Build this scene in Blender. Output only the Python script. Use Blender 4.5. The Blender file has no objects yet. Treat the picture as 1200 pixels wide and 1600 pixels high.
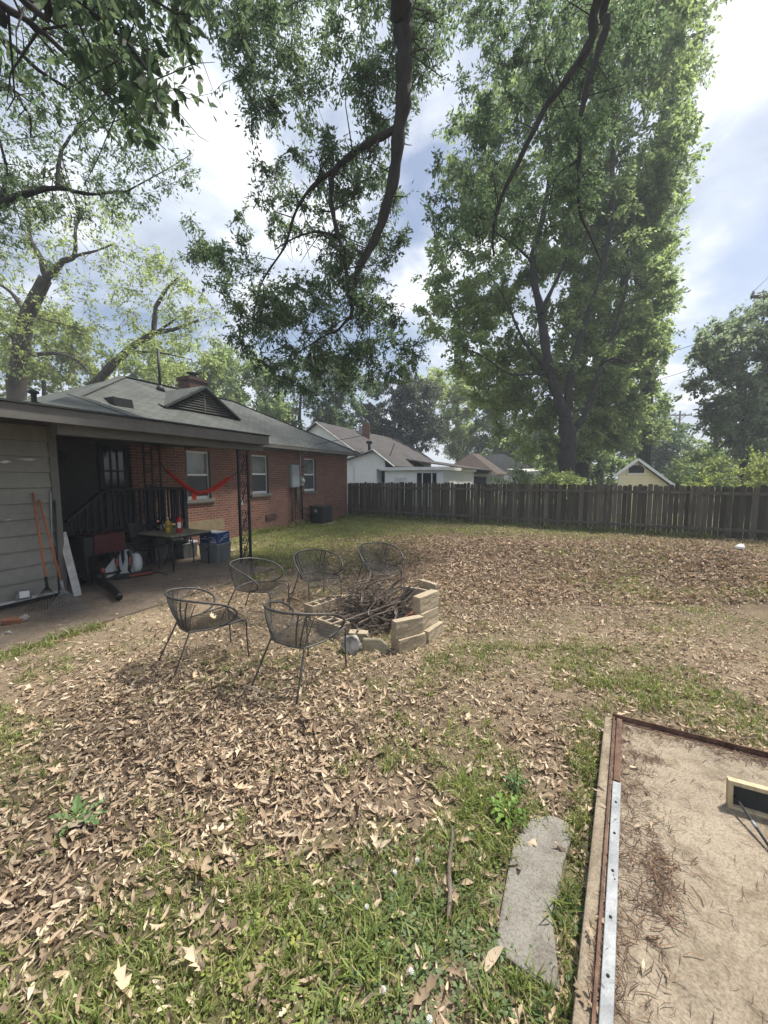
import bpy, bmesh, math, random
import numpy as np
from mathutils import Vector, Matrix
R = math.radians
rng = np.random.default_rng(7)
random.seed(7)
sc = bpy.context.scene
COL = sc.collection

# ---------------------------------------------------------------- camera, sky, sun, exposure
H = 1.9; F = 600.0; PITCH = math.atan(55/600)
cam = bpy.data.cameras.new("camera"); cam_o = bpy.data.objects.new("camera", cam); COL.objects.link(cam_o)
cam_o.location = (0, 0, H); cam_o.rotation_euler = (R(90)-PITCH, 0, 0)
cam.sensor_fit = 'VERTICAL'; cam.sensor_height = 36; cam.sensor_width = 27; cam.lens = 36*F/1600
cam.clip_start = 0.05; cam.clip_end = 3000
sc.camera = cam_o
SUN_EL, SUN_AZ = R(60), R(62)      # azimuth measured to the right of straight ahead
world = bpy.data.worlds.new("World"); sc.world = world; world.use_nodes = True
wt = world.node_tree; wt.nodes.clear()
def wn(t, **k):
    n = wt.nodes.new(t)
    for a, b in k.items(): setattr(n, a, b)
    return n
def wl(a, b): wt.links.new(a, b)
sky = wn('ShaderNodeTexSky', sky_type='NISHITA'); sky.sun_disc = False
sky.sun_elevation = SUN_EL; sky.sun_rotation = SUN_AZ; sky.dust_density = 2.0
tc = wn('ShaderNodeTexCoord'); sep = wn('ShaderNodeSeparateXYZ'); wl(tc.outputs['Generated'], sep.inputs[0])
def wm(op, a, b):
    n = wn('ShaderNodeMath', operation=op)
    for i, v in enumerate((a, b)):
        if hasattr(v, 'links'): wl(v, n.inputs[i])
        else: n.inputs[i].default_value = v
    return n.outputs[0]
den = wm('ADD', wm('MAXIMUM', sep.outputs['Z'], 0.0), 0.22)
cx = wm('DIVIDE', sep.outputs['X'], den); cy = wm('DIVIDE', sep.outputs['Y'], den)
cb = wn('ShaderNodeCombineXYZ'); wl(cx, cb.inputs[0]); wl(cy, cb.inputs[1]); cb.inputs[2].default_value = 3.1
def wnoise(scale, detail, rough, dist=0.0):
    n = wn('ShaderNodeTexNoise'); n.inputs['Scale'].default_value = scale; n.inputs['Detail'].default_value = detail
    n.inputs['Roughness'].default_value = rough; n.inputs['Distortion'].default_value = dist
    wl(cb.outputs[0], n.inputs['Vector']); return n.outputs['Fac']
def wramp(f, stops):
    n = wn('ShaderNodeValToRGB'); e = n.color_ramp.elements
    e[0].position, e[0].color = stops[0][0], (*stops[0][1], 1); e[1].position, e[1].color = stops[1][0], (*stops[1][1], 1)
    for p, c in stops[2:]:
        x = e.new(p); x.color = (*c, 1)
    wl(f, n.inputs[0]); return n.outputs[0]
mask = wramp(wnoise(1.25, 9, .56, .25), [(.41, (0, 0, 0)), (.55, (1, 1, 1))])
ccol = wramp(wnoise(2.3, 8, .55, .4), [(.34, (.33, .38, .47)), (.50, (.50, .55, .63)), (.62, (.80, .81, .83))])
bg1 = wn('ShaderNodeBackground'); wl(sky.outputs[0], bg1.inputs[0]); bg1.inputs[1].default_value = 0.085
bg2 = wn('ShaderNodeBackground'); wl(ccol, bg2.inputs[0]); bg2.inputs[1].default_value = 1.0
mx = wn('ShaderNodeMixShader'); wl(mask, mx.inputs[0]); wl(bg1.outputs[0], mx.inputs[1]); wl(bg2.outputs[0], mx.inputs[2])
wo = wn('ShaderNodeOutputWorld'); wl(mx.outputs[0], wo.inputs[0])
sun = bpy.data.lights.new("sun", 'SUN'); sun.energy = 4.6; sun.angle = R(5.0); sun.color = (1, .95, .86)
sun_o = bpy.data.objects.new("sun", sun); COL.objects.link(sun_o)
sd = Vector((math.cos(SUN_EL)*math.sin(SUN_AZ), math.cos(SUN_EL)*math.cos(SUN_AZ), math.sin(SUN_EL)))
sun_o.rotation_euler = (-sd).to_track_quat('-Z', 'Y').to_euler(); sun_o.location = (0, 0, 60)
sc.view_settings.view_transform = 'Standard'; sc.view_settings.look = 'None'; sc.view_settings.exposure = 0.82; sc.view_settings.gamma = 1
sc.render.engine = 'CYCLES'
sc.cycles.max_bounces = 8; sc.cycles.diffuse_bounces = 6; sc.cycles.transmission_bounces = 4; sc.cycles.glossy_bounces = 2
sc.cycles.use_denoising = True; sc.cycles.use_adaptive_sampling = True; sc.cycles.adaptive_threshold = 0.02

# ---------------------------------------------------------------- surveying helpers (photo pixel + distance -> point in the yard)
CP, SP = math.cos(PITCH), math.sin(PITCH)
def ray(px, py):
    a = (px-600)/F; b = (800-py)/F
    return np.array([a, CP+b*SP, -SP+b*CP])
def G(px, py, z=0.0):
    r = ray(px, py); return np.array([0, 0, H]) + (z-H)/r[2]*r
def Y(px, py, y):
    r = ray(px, py); return np.array([0, 0, H]) + y/r[1]*r
def proj(P):
    P = np.asarray(P, float); d = P - np.array([0, 0, H]); fw = d[..., 1]*CP - d[..., 2]*SP; up = d[..., 1]*SP + d[..., 2]*CP
    fw = np.maximum(fw, .05)
    return 600+F*d[..., 0]/fw, 800-F*up/fw
O = np.array([-1.73, 18.07]); U = np.array([.4317, .902]); U /= np.linalg.norm(U); N = np.array([U[1], -U[0]])
HANG = math.atan2(U[1], U[0])
def AB(a, b, z=0.0):                     # house frame (along wall, out from wall) -> world
    q = O + a*U + b*N; return np.array([q[0], q[1], z])
def toAB(p): d = np.asarray(p)[:2]-O; return float(d@U), float(d@N)

# ---------------------------------------------------------------- noise for scattering
def vnoise(x, y, s, seed=0):
    x = np.asarray(x)/s + seed*17.3; y = np.asarray(y)/s + seed*9.1
    xi = np.floor(x).astype(int); yi = np.floor(y).astype(int); fx = x-xi; fy = y-yi
    def h(i, j):
        n = (i*374761393 + j*668265263 + seed*1442695) & 0x7fffffff
        n = ((n ^ (n >> 13))*1274126177) & 0x7fffffff
        return ((n ^ (n >> 16)) & 0xffff)/65535.0
    fx = fx*fx*(3-2*fx); fy = fy*fy*(3-2*fy)
    return (h(xi, yi)*(1-fx)+h(xi+1, yi)*fx)*(1-fy) + (h(xi, yi+1)*(1-fx)+h(xi+1, yi+1)*fx)*fy
def fbm(x, y, s, seed=0, o=4):
    t = 0; a = .5; w = 0
    for k in range(o):
        t = t + a*vnoise(x, y, s/2**k, seed+k); w += a; a *= .55
    return t/w

# ---------------------------------------------------------------- objects
def tag(o, label=None, cat=None, group=None, kind=None):
    if label: o['label'] = label
    if cat: o['category'] = cat
    if group: o['group'] = group
    if kind: o['kind'] = kind
    return o
def thing(name, label, cat, loc=(0, 0, 0), rotz=0.0, group=None):
    o = bpy.data.objects.new(name, None); COL.objects.link(o); o.empty_display_size = .2
    o.location = tuple(float(v) for v in loc); o.rotation_euler = (0, 0, rotz)
    return tag(o, label, cat, group)
def link(name, me, m, parent=None, smooth=False):
    o = bpy.data.objects.new(name, me); COL.objects.link(o)
    if m: me.materials.append(m)
    if parent: o.parent = parent
    if smooth: me.polygons.foreach_set('use_smooth', [True]*len(me.polygons))
    return o
class MB:
    def __init__(s): s.v = []; s.f = []
    def add(s, vs, fs):
        n = len(s.v); s.v += [tuple(float(c) for c in v) for v in vs]; s.f += [tuple(i+n for i in f) for f in fs]; return s
    def box(s, lo, hi, M=None, taper=1.0):
        (x0, y0, z0), (x1, y1, z1) = lo, hi
        cx, cy = (x0+x1)/2, (y0+y1)/2; t = taper
        vs = [(x0, y0, z0), (x1, y0, z0), (x1, y1, z0), (x0, y1, z0)]
        vs += [(cx+(x-cx)*t, cy+(y-cy)*t, z1) for x, y in ((x0, y0), (x1, y0), (x1, y1), (x0, y1))]
        if M is not None: vs = [M @ Vector(v) for v in vs]
        return s.add(vs, [(3, 2, 1, 0), (4, 5, 6, 7), (0, 1, 5, 4), (1, 2, 6, 5), (2, 3, 7, 6), (3, 0, 4, 7)])
    def bar(s, p, q, w, h, up=(0, 0, 1)):
        p, q = Vector(p), Vector(q); d = (q-p).normalized(); up = Vector(up)
        x = d.cross(up)
        if x.length < 1e-4: x = d.cross(Vector((1, 0, 0)))
        x.normalize(); y = x.cross(d)
        vs = [e+x*a*w/2+y*b*h/2 for e in (p, q) for a, b in ((-1, -1), (1, -1), (1, 1), (-1, 1))]
        return s.add(vs, [(3, 2, 1, 0), (4, 5, 6, 7), (0, 1, 5, 4), (1, 2, 6, 5), (2, 3, 7, 6), (3, 0, 4, 7)])
    def tube(s, pts, rad, n=6, cap=True):
        P = [Vector(p) for p in pts]; rs = list(rad) if hasattr(rad, '__len__') else [rad]*len(P)
        d0 = (P[1]-P[0]).normalized(); x = d0.orthogonal().normalized(); b = len(s.v)
        for i, p in enumerate(P):
            d = (P[min(i+1, len(P)-1)]-P[max(i-1, 0)])
            if d.length < 1e-9: d = d0
            d.normalize(); x = x - d*x.dot(d)
            if x.length < 1e-6: x = d.orthogonal()
            x.normalize(); y = d.cross(x)
            for k in range(n):
                t = 2*math.pi*k/n; s.v.append(tuple(p+(x*math.cos(t)+y*math.sin(t))*rs[i]))
        for i in range(len(P)-1):
            for k in range(n):
                k2 = (k+1) % n; s.f.append((b+i*n+k, b+i*n+k2, b+(i+1)*n+k2, b+(i+1)*n+k))
        if cap:
            s.f.append(tuple(b+k for k in reversed(range(n)))); s.f.append(tuple(b+(len(P)-1)*n+k for k in range(n)))
        return s
    def lathe(s, prof, n=16, c=(0, 0, 0)):
        b = len(s.v)
        for r, z in prof:
            for k in range(n):
                t = 2*math.pi*k/n; s.v.append((c[0]+r*math.cos(t), c[1]+r*math.sin(t), c[2]+z))
        for i in range(len(prof)-1):
            for k in range(n):
                k2 = (k+1) % n; s.f.append((b+i*n+k, b+i*n+k2, b+(i+1)*n+k2, b+(i+1)*n+k))
        s.f.append(tuple(b+k for k in reversed(range(n)))); s.f.append(tuple(b+(len(prof)-1)*n+k for k in range(n)))
        return s
    def poly(s, pts): return s.add(pts, [tuple(range(len(pts)))])
    def prism(s, pts, d):               # polygon extruded by the vector d
        n = len(pts); d = Vector(d); P = [Vector(p) for p in pts]
        return s.add(P+[p+d for p in P], [tuple(reversed(range(n))), tuple(range(n, 2*n))]+[(i, (i+1) % n, n+(i+1) % n, n+i) for i in range(n)])
    def build(s, name, m, parent=None, smooth=False, bevel=0):
        me = bpy.data.meshes.new(name); me.from_pydata(s.v, [], s.f)
        bm = bmesh.new(); bm.from_mesh(me); bmesh.ops.recalc_face_normals(bm, faces=bm.faces); bm.to_mesh(me); bm.free()
        me.update(); o = link(name, me, m, parent, smooth)
        if bevel:
            b = o.modifiers.new('bevel', 'BEVEL'); b.width = bevel; b.segments = 2; b.limit_method = 'ANGLE'
        return o
def mesh_np(name, V, Fc, m, parent=None, col=None, smooth=False):
    me = bpy.data.meshes.new(name); k = Fc.shape[1]
    me.vertices.add(len(V)); me.vertices.foreach_set('co', np.ascontiguousarray(V, np.float32).ravel())
    me.loops.add(Fc.size); me.loops.foreach_set('vertex_index', np.ascontiguousarray(Fc, np.int32).ravel())
    me.polygons.add(len(Fc)); me.polygons.foreach_set('loop_start', np.arange(0, Fc.size, k, dtype=np.int32))
    me.update(calc_edges=True)
    if col is not None:
        a = me.color_attributes.new('Col', 'FLOAT_COLOR', 'POINT')
        a.data.foreach_set('color', np.concatenate([col, np.ones((len(col), 1))], 1).astype(np.float32).ravel())
    me.validate()
    return link(name, me, m, parent, smooth)
def copy_tree(o, parent=None):
    c = o.copy(); COL.objects.link(c)
    if parent: c.parent = parent
    for ch in list(o.children): copy_tree(ch, c)
    return c
def arc(pts, n=8):                       # smooth curve through points
    P = [Vector(p) for p in pts]; out = []
    for i in range(len(P)-1):
        a, b, c, d = P[max(i-1, 0)], P[i], P[i+1], P[min(i+2, len(P)-1)]
        for k in range(n):
            t = k/n; out.append(.5*((2*b)+(c-a)*t+(2*a-5*b+4*c-d)*t*t+(3*b-a-3*c+d)*t**3))
    return out+[P[-1]]

# ---------------------------------------------------------------- materials
def newmat(name):
    m = bpy.data.materials.new(name); m.use_nodes = True; t = m.node_tree
    b = t.nodes['Principled BSDF']; return m, t, b
def nd(t, ty, **k):
    n = t.nodes.new(ty)
    for a, b in k.items(): setattr(n, a, b)
    return n
def ramp(t, f, stops):
    n = nd(t, 'ShaderNodeValToRGB'); e = n.color_ramp.elements
    e[0].position, e[0].color = stops[0][0], (*stops[0][1], 1); e[1].position, e[1].color = stops[1][0], (*stops[1][1], 1)
    for p, c in stops[2:]: e.new(p).color = (*c, 1)
    t.links.new(f, n.inputs[0]); return n.outputs[0]
def coords(t, scale=(1, 1, 1), kind='Object'):
    c = nd(t, 'ShaderNodeTexCoord'); mp = nd(t, 'ShaderNodeMapping'); mp.inputs['Scale'].default_value = scale
    t.links.new(c.outputs[kind], mp.inputs[0]); return mp.outputs[0]
def noise(t, v, s, d=5, r=.6, dist=0):
    n = nd(t, 'ShaderNodeTexNoise'); n.inputs['Scale'].default_value = s; n.inputs['Detail'].default_value = d
    n.inputs['Roughness'].default_value = r; n.inputs['Distortion'].default_value = dist; t.links.new(v, n.inputs['Vector']); return n.outputs['Fac']
def bump(t, b, f, st=.3, di=.01):
    n = nd(t, 'ShaderNodeBump'); n.inputs['Strength'].default_value = st; n.inputs['Distance'].default_value = di
    t.links.new(f, n.inputs['Height']); t.links.new(n.outputs[0], b.inputs['Normal'])
def mixc(t, f, a, b, mode='MIX'):
    n = nd(t, 'ShaderNodeMix', data_type='RGBA', blend_type=mode)
    if hasattr(f, 'links'): t.links.new(f, n.inputs[0])
    else: n.inputs[0].default_value = f
    for i, v in ((6, a), (7, b)):
        if hasattr(v, 'links'): t.links.new(v, n.inputs[i])
        else: n.inputs[i].default_value = (*v, 1)
    return n.outputs[2]
def pm(name, stops, s=8, scale=(1, 1, 1), rough=.8, bp=.2, metal=0, spec=.3, fine=None, di=.01):
    """noise-coloured paint, wood, stone or metal"""
    m, t, b = newmat(name); v = coords(t, scale); f = noise(t, v, s)
    c = ramp(t, f, stops)
    f2 = noise(t, v, s*6, 4, .7)
    c = mixc(t, .35, c, ramp(t, f2, [(.3, (.45, .45, .45)), (.7, (1, 1, 1))]), 'MULTIPLY')
    t.links.new(c, b.inputs['Base Color']); b.inputs['Roughness'].default_value = rough; b.inputs['Metallic'].default_value = metal
    b.inputs['Specular IOR Level'].default_value = spec
    if bp: bump(t, b, f2, bp, di)
    return m
def v2(c, k=.25): return [(.3, tuple(x*(1-k) for x in c)), (.7, tuple(min(1, x*(1+k)) for x in c))]
M = {}
def leafmat(name, tr=.4, rough=.5):
    m = bpy.data.materials.new(name); m.use_nodes = True; t = m.node_tree; t.nodes.clear()
    at = nd(t, 'ShaderNodeAttribute', attribute_name='Col'); d = nd(t, 'ShaderNodeBsdfPrincipled'); tl = nd(t, 'ShaderNodeBsdfTranslucent')
    d.inputs['Roughness'].default_value = rough; d.inputs['Specular IOR Level'].default_value = .25
    t.links.new(at.outputs['Color'], d.inputs['Base Color'])
    hs = nd(t, 'ShaderNodeHueSaturation'); hs.inputs['Hue'].default_value = .49; hs.inputs['Saturation'].default_value = 1.15; hs.inputs['Value'].default_value = 1.9
    t.links.new(at.outputs['Color'], hs.inputs['Color']); t.links.new(hs.outputs[0], tl.inputs[0])
    mx = nd(t, 'ShaderNodeMixShader'); mx.inputs[0].default_value = tr; t.links.new(d.outputs[0], mx.inputs[1]); t.links.new(tl.outputs[0], mx.inputs[2])
    o = nd(t, 'ShaderNodeOutputMaterial'); t.links.new(mx.outputs[0], o.inputs[0]); return m
M['leaf'] = leafmat('tree_leaf', .62); M['grass'] = leafmat('grass_blade', .3); M['litter'] = leafmat('dry_leaf', .12, .7)
M['bark'] = pm('bark', [(.3, (.045, .038, .032)), (.7, (.13, .115, .10))], 6, (1, 1, .25), .9, .8, di=.03)
M['barkdark'] = pm('bark_dark', [(.3, (.022, .02, .019)), (.7, (.055, .05, .046))], 7, (1, 1, .3), .9, .7, di=.02)
M['twig'] = pm('twig', [(.3, (.09, .065, .05)), (.7, (.22, .18, .15))], 12, (1, 1, 1), .9, .3)
M['iron'] = pm('wrought_iron', v2((.012, .012, .014), .3), 20, rough=.5, bp=.1, spec=.4)
M['chairiron'] = pm('weathered_iron', [(.3, (.05, .049, .047)), (.7, (.13, .122, .115))], 14, rough=.5, bp=.2, metal=.3)
M['block'] = pm('concrete_block', [(.25, (.17, .135, .095)), (.38, (.33, .27, .19)), (.7, (.47, .395, .285))], 5, rough=.95, bp=.9, di=.008)
M['rock'] = pm('pale_rock', [(.35, (.12, .11, .10)), (.5, (.38, .36, .33)), (.7, (.6, .58, .55))], 9, rough=.95, bp=.7, di=.02)
M['slate'] = pm('slate_rock', [(.3, (.16, .14, .09)), (.7, (.34, .31, .22))], 9, rough=.95, bp=.6, di=.02)
M['fence'] = pm('old_fence_wood', [(.25, (.035, .031, .026)), (.5, (.075, .066, .055)), (.75, (.125, .112, .094))], 3.5, (6, 6, .5), .9, .4)
M['fencepost_lit'] = pm('fence_rail_lit_wood', [(.25, (.06, .053, .045)), (.5, (.105, .094, .08)), (.75, (.16, .145, .125))], 3, (3, 3, 1), .9, .4)  # fence wood lightened in colour for the light that rails and posts catch
M['greypaint'] = pm('grey_paint', [(.3, (.20, .193, .168)), (.7, (.245, .238, .208))], 1.6, rough=.65, bp=.06)
M['trim'] = pm('trim_paint', [(.3, (.115, .108, .098)), (.7, (.15, .142, .13))], 2.5, (1, 1, 1), .65, .06)
M['darktrim'] = pm('dark_trim', v2((.03, .033, .034), .3), 3, rough=.6, bp=.1)
M['darkshade'] = pm('porch_dark_shade_paint', v2((.010, .012, .016), .3), 3, rough=.6, bp=.1)  # dark paint, deepened to put the porch shade into its colour
M['porchsiding'] = pm('porch_siding', v2((.042, .041, .037), .2), 2, rough=.7, bp=.05)  # siding colour darkened to carry the shade under the carport
M['white'] = pm('white_paint', v2((.78, .78, .76), .06), 3, rough=.55, bp=.05)
M['dirtywhite'] = pm('dirty_white', [(.3, (.42, .42, .40)), (.7, (.68, .68, .65))], 5, rough=.6, bp=.1)
M['black'] = pm('black_plastic', v2((.012, .012, .013), .3), 10, rough=.45, bp=.05)
M['greyplastic'] = pm('grey_plastic', v2((.15, .155, .155), .2), 4, rough=.5, bp=.05)
M['lidgrey'] = pm('pale_lid', v2((.66, .66, .65), .08), 4, rough=.5, bp=.05)
M['red'] = pm('red_cloth', v2((.72, .055, .03), .15), 8, rough=.7, bp=.1)
M['redmetal'] = pm('red_metal', v2((.42, .02, .025), .1), 8, rough=.35, bp=0)
M['darkred'] = pm('dark_red', v2((.055, .008, .01), .2), 8, rough=.4, bp=.05)
M['blue'] = pm('blue_box', [(.3, (.015, .035, .14)), (.7, (.03, .07, .22))], 6, rough=.5, bp=.05)
M['orange'] = pm('orange_wood', v2((.42, .13, .055), .2), 10, (1, 1, .3), .5, .1)
M['galv'] = pm('galvanised', [(.3, (.17, .18, .19)), (.6, (.30, .315, .33))], 9, rough=.6, bp=.2, metal=.4)
M['rust'] = pm('rust', [(.3, (.065, .035, .024)), (.7, (.21, .125, .09))], 16, rough=.9, bp=.5)
M['panelgrey'] = pm('panel_grey', v2((.30, .33, .34), .12), 6, rough=.5, bp=.05)
M['acgrey'] = pm('ac_grey', v2((.03, .033, .034), .2), 10, rough=.5, bp=.1)
M['twigdark'] = pm('twig_dark', [(.3, (.035, .028, .024)), (.7, (.11, .09, .075))], 12, (1, 1, 1), .9, .3)
M['greyroof'] = pm('grey_roof', v2((.26, .26, .26), .15), 5, rough=.9, bp=.1)
M['tan'] = pm('tan_board', v2((.21, .165, .10), .15), 6, rough=.8, bp=.1)
M['paleWood'] = pm('pale_wood', [(.3, (.40, .315, .18)), (.7, (.60, .51, .34))], 6, (4, 1, 1), .7, .15)
M['brickred'] = pm('loose_brick', v2((.24, .10, .06), .25), 12, rough=.9, bp=.4)
M['oil'] = pm('yellow_oil', v2((.50, .33, .03), .1), 8, rough=.15, bp=0, spec=.6)
M['clear'] = pm('cloudy_plastic', v2((.45, .46, .46), .1), 8, rough=.3, bp=0)
M['blowerwhite'] = pm('blower_white', v2((.50, .53, .52), .08), 6, rough=.4, bp=0)
M['blowerred'] = pm('blower_red', v2((.28, .05, .035), .2), 6, rough=.5, bp=0)
M['pole'] = pm('pole_wood', v2((.09, .075, .065), .3), 6, (1, 1, .2), .9, .2)
M['yellowwall'] = None
def boardmat(name, c1, c2, step, axis='Z', dirt=.5, gap=(.02, .02, .02)):
    m, t, b = newmat(name); c = nd(t, 'ShaderNodeTexCoord'); sp = nd(t, 'ShaderNodeSeparateXYZ'); t.links.new(c.outputs['Object'], sp.inputs[0])
    mm = nd(t, 'ShaderNodeMath', operation='DIVIDE'); t.links.new(sp.outputs[axis], mm.inputs[0]); mm.inputs[1].default_value = step
    fr = nd(t, 'ShaderNodeMath', operation='FRACT'); t.links.new(mm.outputs[0], fr.inputs[0])
    v = coords(t, (1, 1, 1)); f = noise(t, v, 2.2); col = ramp(t, f, [(.3, c1), (.7, c2)])
    line = ramp(t, fr.outputs[0], [(0, gap), (.09, (1, 1, 1))])
    col = mixc(t, .75, col, line, 'MULTIPLY'); t.links.new(col, b.inputs['Base Color']); b.inputs['Roughness'].default_value = .6
    bump(t, b, fr.outputs[0], .5, .02); return m
M['whiteboard'] = boardmat('white_siding', (.74, .76, .77), (.82, .83, .83), .16, gap=(.55, .57, .6))
M['yellowboard'] = boardmat('yellow_siding', (.70, .62, .38), (.80, .73, .48), .15, gap=(.5, .45, .3))
def brickmat(name, bw, bh, mo, cs, mort, kind='wall', sl=1.0):
    m, t, b = newmat(name); c = nd(t, 'ShaderNodeTexCoord'); sp = nd(t, 'ShaderNodeSeparateXYZ'); t.links.new(c.outputs['Object'], sp.inputs[0])
    ad = nd(t, 'ShaderNodeMath', operation='ADD'); t.links.new(sp.outputs['X'], ad.inputs[0]); t.links.new(sp.outputs['Y'], ad.inputs[1])
    cb = nd(t, 'ShaderNodeCombineXYZ'); t.links.new(ad.outputs[0] if kind == 'wall' else sp.outputs['X'], cb.inputs[0])
    if kind == 'roof':
        ml = nd(t, 'ShaderNodeMath', operation='MULTIPLY'); t.links.new(sp.outputs['Y'], ml.inputs[0]); ml.inputs[1].default_value = sl
        t.links.new(ml.outputs[0], cb.inputs[1])
    else: t.links.new(sp.outputs['Z'], cb.inputs[1])
    bt = nd(t, 'ShaderNodeTexBrick'); t.links.new(cb.outputs[0], bt.inputs['Vector'])
    bt.inputs['Scale'].default_value = 1; bt.inputs['Brick Width'].default_value = bw; bt.inputs['Row Height'].default_value = bh
    bt.inputs['Mortar Size'].default_value = mo; bt.inputs['Mortar Smooth'].default_value = .15; bt.inputs['Bias'].default_value = -.1
    bt.inputs['Color1'].default_value = (*cs[0], 1); bt.inputs['Color2'].default_value = (*cs[1], 1); bt.inputs['Mortar'].default_value = (*mort, 1)
    v = coords(t); f = noise(t, v, 1.3, 6, .65); col = mixc(t, .6, bt.outputs['Color'], ramp(t, f, [(.3, (.5, .5, .5)), (.7, (1.15, 1.1, 1.1))]), 'MULTIPLY')
    f2 = noise(t, v, 40, 3, .7); col = mixc(t, .3, col, ramp(t, f2, [(.3, (.4, .4, .4)), (.7, (1, 1, 1))]), 'MULTIPLY')
    t.links.new(col, b.inputs['Base Color']); b.inputs['Roughness'].default_value = .9; b.inputs['Specular IOR Level'].default_value = .2
    bump(t, b, bt.outputs['Fac'], -.5, .01); return m
M['brick'] = brickmat('red_brick', .215, .072, .006, ((.225, .095, .062), (.135, .062, .045)), (.28, .24, .21))
M['darkbrick'] = brickmat('dark_chimney_brick', .215, .072, .006, ((.09, .042, .035), (.06, .032, .028)), (.13, .11, .10))
M['shingle'] = brickmat('grey_green_shingle', .30, .15, .011, ((.105, .116, .106), (.14, .15, .14)), (.042, .046, .043), 'roof', 1.1)
M['brownshingle'] = brickmat('brown_shingle', .30, .16, .008, ((.072, .068, .068), (.11, .104, .104)), (.05, .045, .045), 'roof', 1.1)
M['rustshingle'] = brickmat('rust_shingle', .30, .16, .008, ((.085, .066, .055), (.125, .10, .086)), (.06, .045, .04), 'roof', 1.1)
def glassmat():
    m, t, b = newmat('window_pane'); v = coords(t, (1, 1, 1)); f = noise(t, v, 1.5, 3)
    t.links.new(ramp(t, f, [(.35, (.10, .115, .11)), (.65, (.20, .22, .21))]), b.inputs['Base Color'])
    b.inputs['Roughness'].default_value = .08; b.inputs['Specular IOR Level'].default_value = .6; return m
M['pane'] = glassmat()
def screenmat():
    m, t, b = newmat('insect_screen'); b.inputs['Base Color'].default_value = (.05, .053, .055, 1); b.inputs['Roughness'].default_value = .6; return m
M['screen'] = screenmat()
M['darkglass'] = pm('dark_glass', v2((.012, .014, .018), .3), 2, rough=.08, bp=0, spec=.6)
def fencemat():
    m, t, b = newmat('fence_boards'); c = nd(t, 'ShaderNodeTexCoord'); sp = nd(t, 'ShaderNodeSeparateXYZ'); t.links.new(c.outputs['Object'], sp.inputs[0])
    dv = nd(t, 'ShaderNodeMath', operation='DIVIDE'); t.links.new(sp.outputs['X'], dv.inputs[0]); dv.inputs[1].default_value = .143
    fl_ = nd(t, 'ShaderNodeMath', operation='FLOOR'); t.links.new(dv.outputs[0], fl_.inputs[0]); wn_ = nd(t, 'ShaderNodeTexWhiteNoise', noise_dimensions='1D'); t.links.new(fl_.outputs[0], wn_.inputs['W'])
    col = ramp(t, wn_.outputs['Value'], [(0, (.042, .037, .031)), (.5, (.08, .071, .059)), (1, (.15, .135, .113))])
    v = coords(t, (10, 10, .6)); f = noise(t, v, 4, 6, .7); col = mixc(t, .7, col, ramp(t, f, [(.3, (.45, .43, .4)), (.7, (1.35, 1.35, 1.3))]), 'MULTIPLY')
    v3 = coords(t, (1, 1, 1)); f3 = noise(t, v3, 1.4, 5, .7); col = mixc(t, ramp(t, f3, [(.5, (0, 0, 0)), (.75, (.5, .5, .5))]), col, (.05, .058, .036))
    t.links.new(col, b.inputs['Base Color']); b.inputs['Roughness'].default_value = .9; b.inputs['Specular IOR Level'].default_value = .15; bump(t, b, f, .4, .01); return m
M['fence'] = fencemat()
def concretemat(name, base, sp=.0):
    m, t, b = newmat(name); v = coords(t); f = noise(t, v, 1.1, 7, .65); f2 = noise(t, v, 90, 4, .7); f3 = noise(t, v, 14, 5, .7)
    col = ramp(t, f, [(.3, tuple(x*.72 for x in base)), (.7, tuple(min(1, x*1.12) for x in base))])
    col = mixc(t, .5, col, ramp(t, f2, [(.36, (.22, .2, .18)), (.52, (.95, .93, .9)), (.66, (1.25, 1.24, 1.2))]), 'MULTIPLY')
    f4 = noise(t, v, 3.1, 7, .75, .4); col = mixc(t, sp, col, ramp(t, f4, [(.34, (.42, .36, .30)), (.52, (1, 1, 1))]), 'MULTIPLY')
    col = mixc(t, .4, col, ramp(t, f3, [(.33, (.45, .40, .35)), (.5, (1, 1, 1))]), 'MULTIPLY')
    t.links.new(col, b.inputs['Base Color']); b.inputs['Roughness'].default_value = .9; bump(t, b, f2, .5, .004); return m
M['slab'] = concretemat('pad_concrete', (.315, .262, .195), .8); M['patio'] = concretemat('patio_concrete', (.20, .158, .12), .6); M['path'] = concretemat('stone_concrete', (.235, .222, .195), .8)
# ---------------------------------------------------------------- ground: how much grass and leaf litter lies where (surveyed on the photo)
GY = np.array([806, 830, 860, 890, 920, 950, 1000, 1050, 1100, 1150, 1200, 1250, 1300, 1400, 1500, 1600.])
GR = """0000578887532 0000678666543 0000673001123 0000332003312 0000121005523 0010011211254 0111113222111 2321112222321
6410111122342 5200012334235 4100013455443 2210124575433 2122345643333 3453456735333 5665567755333 6776667773333"""
LR = """0000000011100 0000001431111 0000127998885 0000126999798 0001113998688 0001112675556 1112332222333 1235774322222
1369887644333 2599987556444 3799987546444 5899865434444 8888755333333 8866554211111 7555553221111 6544443221111"""
GR = np.array([[int(c) for c in r] for r in GR.split()], float)/9; LR = np.array([[int(c) for c in r] for r in LR.split()], float)/9
def lookup(T, x, y):
    px, py = proj(np.stack([x, y, np.zeros_like(x)], -1))
    fx = np.clip(px/100, 0, 11.999); fy = np.interp(py, GY, np.arange(len(GY))); fy = np.clip(fy, 0, len(GY)-1.001)
    i = fx.astype(int); j = fy.astype(int); a = fx-i; b = fy-j
    return (T[j, i]*(1-a)+T[j, i+1]*a)*(1-b)+(T[j+1, i]*(1-a)+T[j+1, i+1]*a)*b
PAD = [G(945, 1118, .09)[:2], G(1200, 1183, .09)[:2]]     # back edge of the porch pad
pe = G(893, 1600, .09)[:2]
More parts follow.
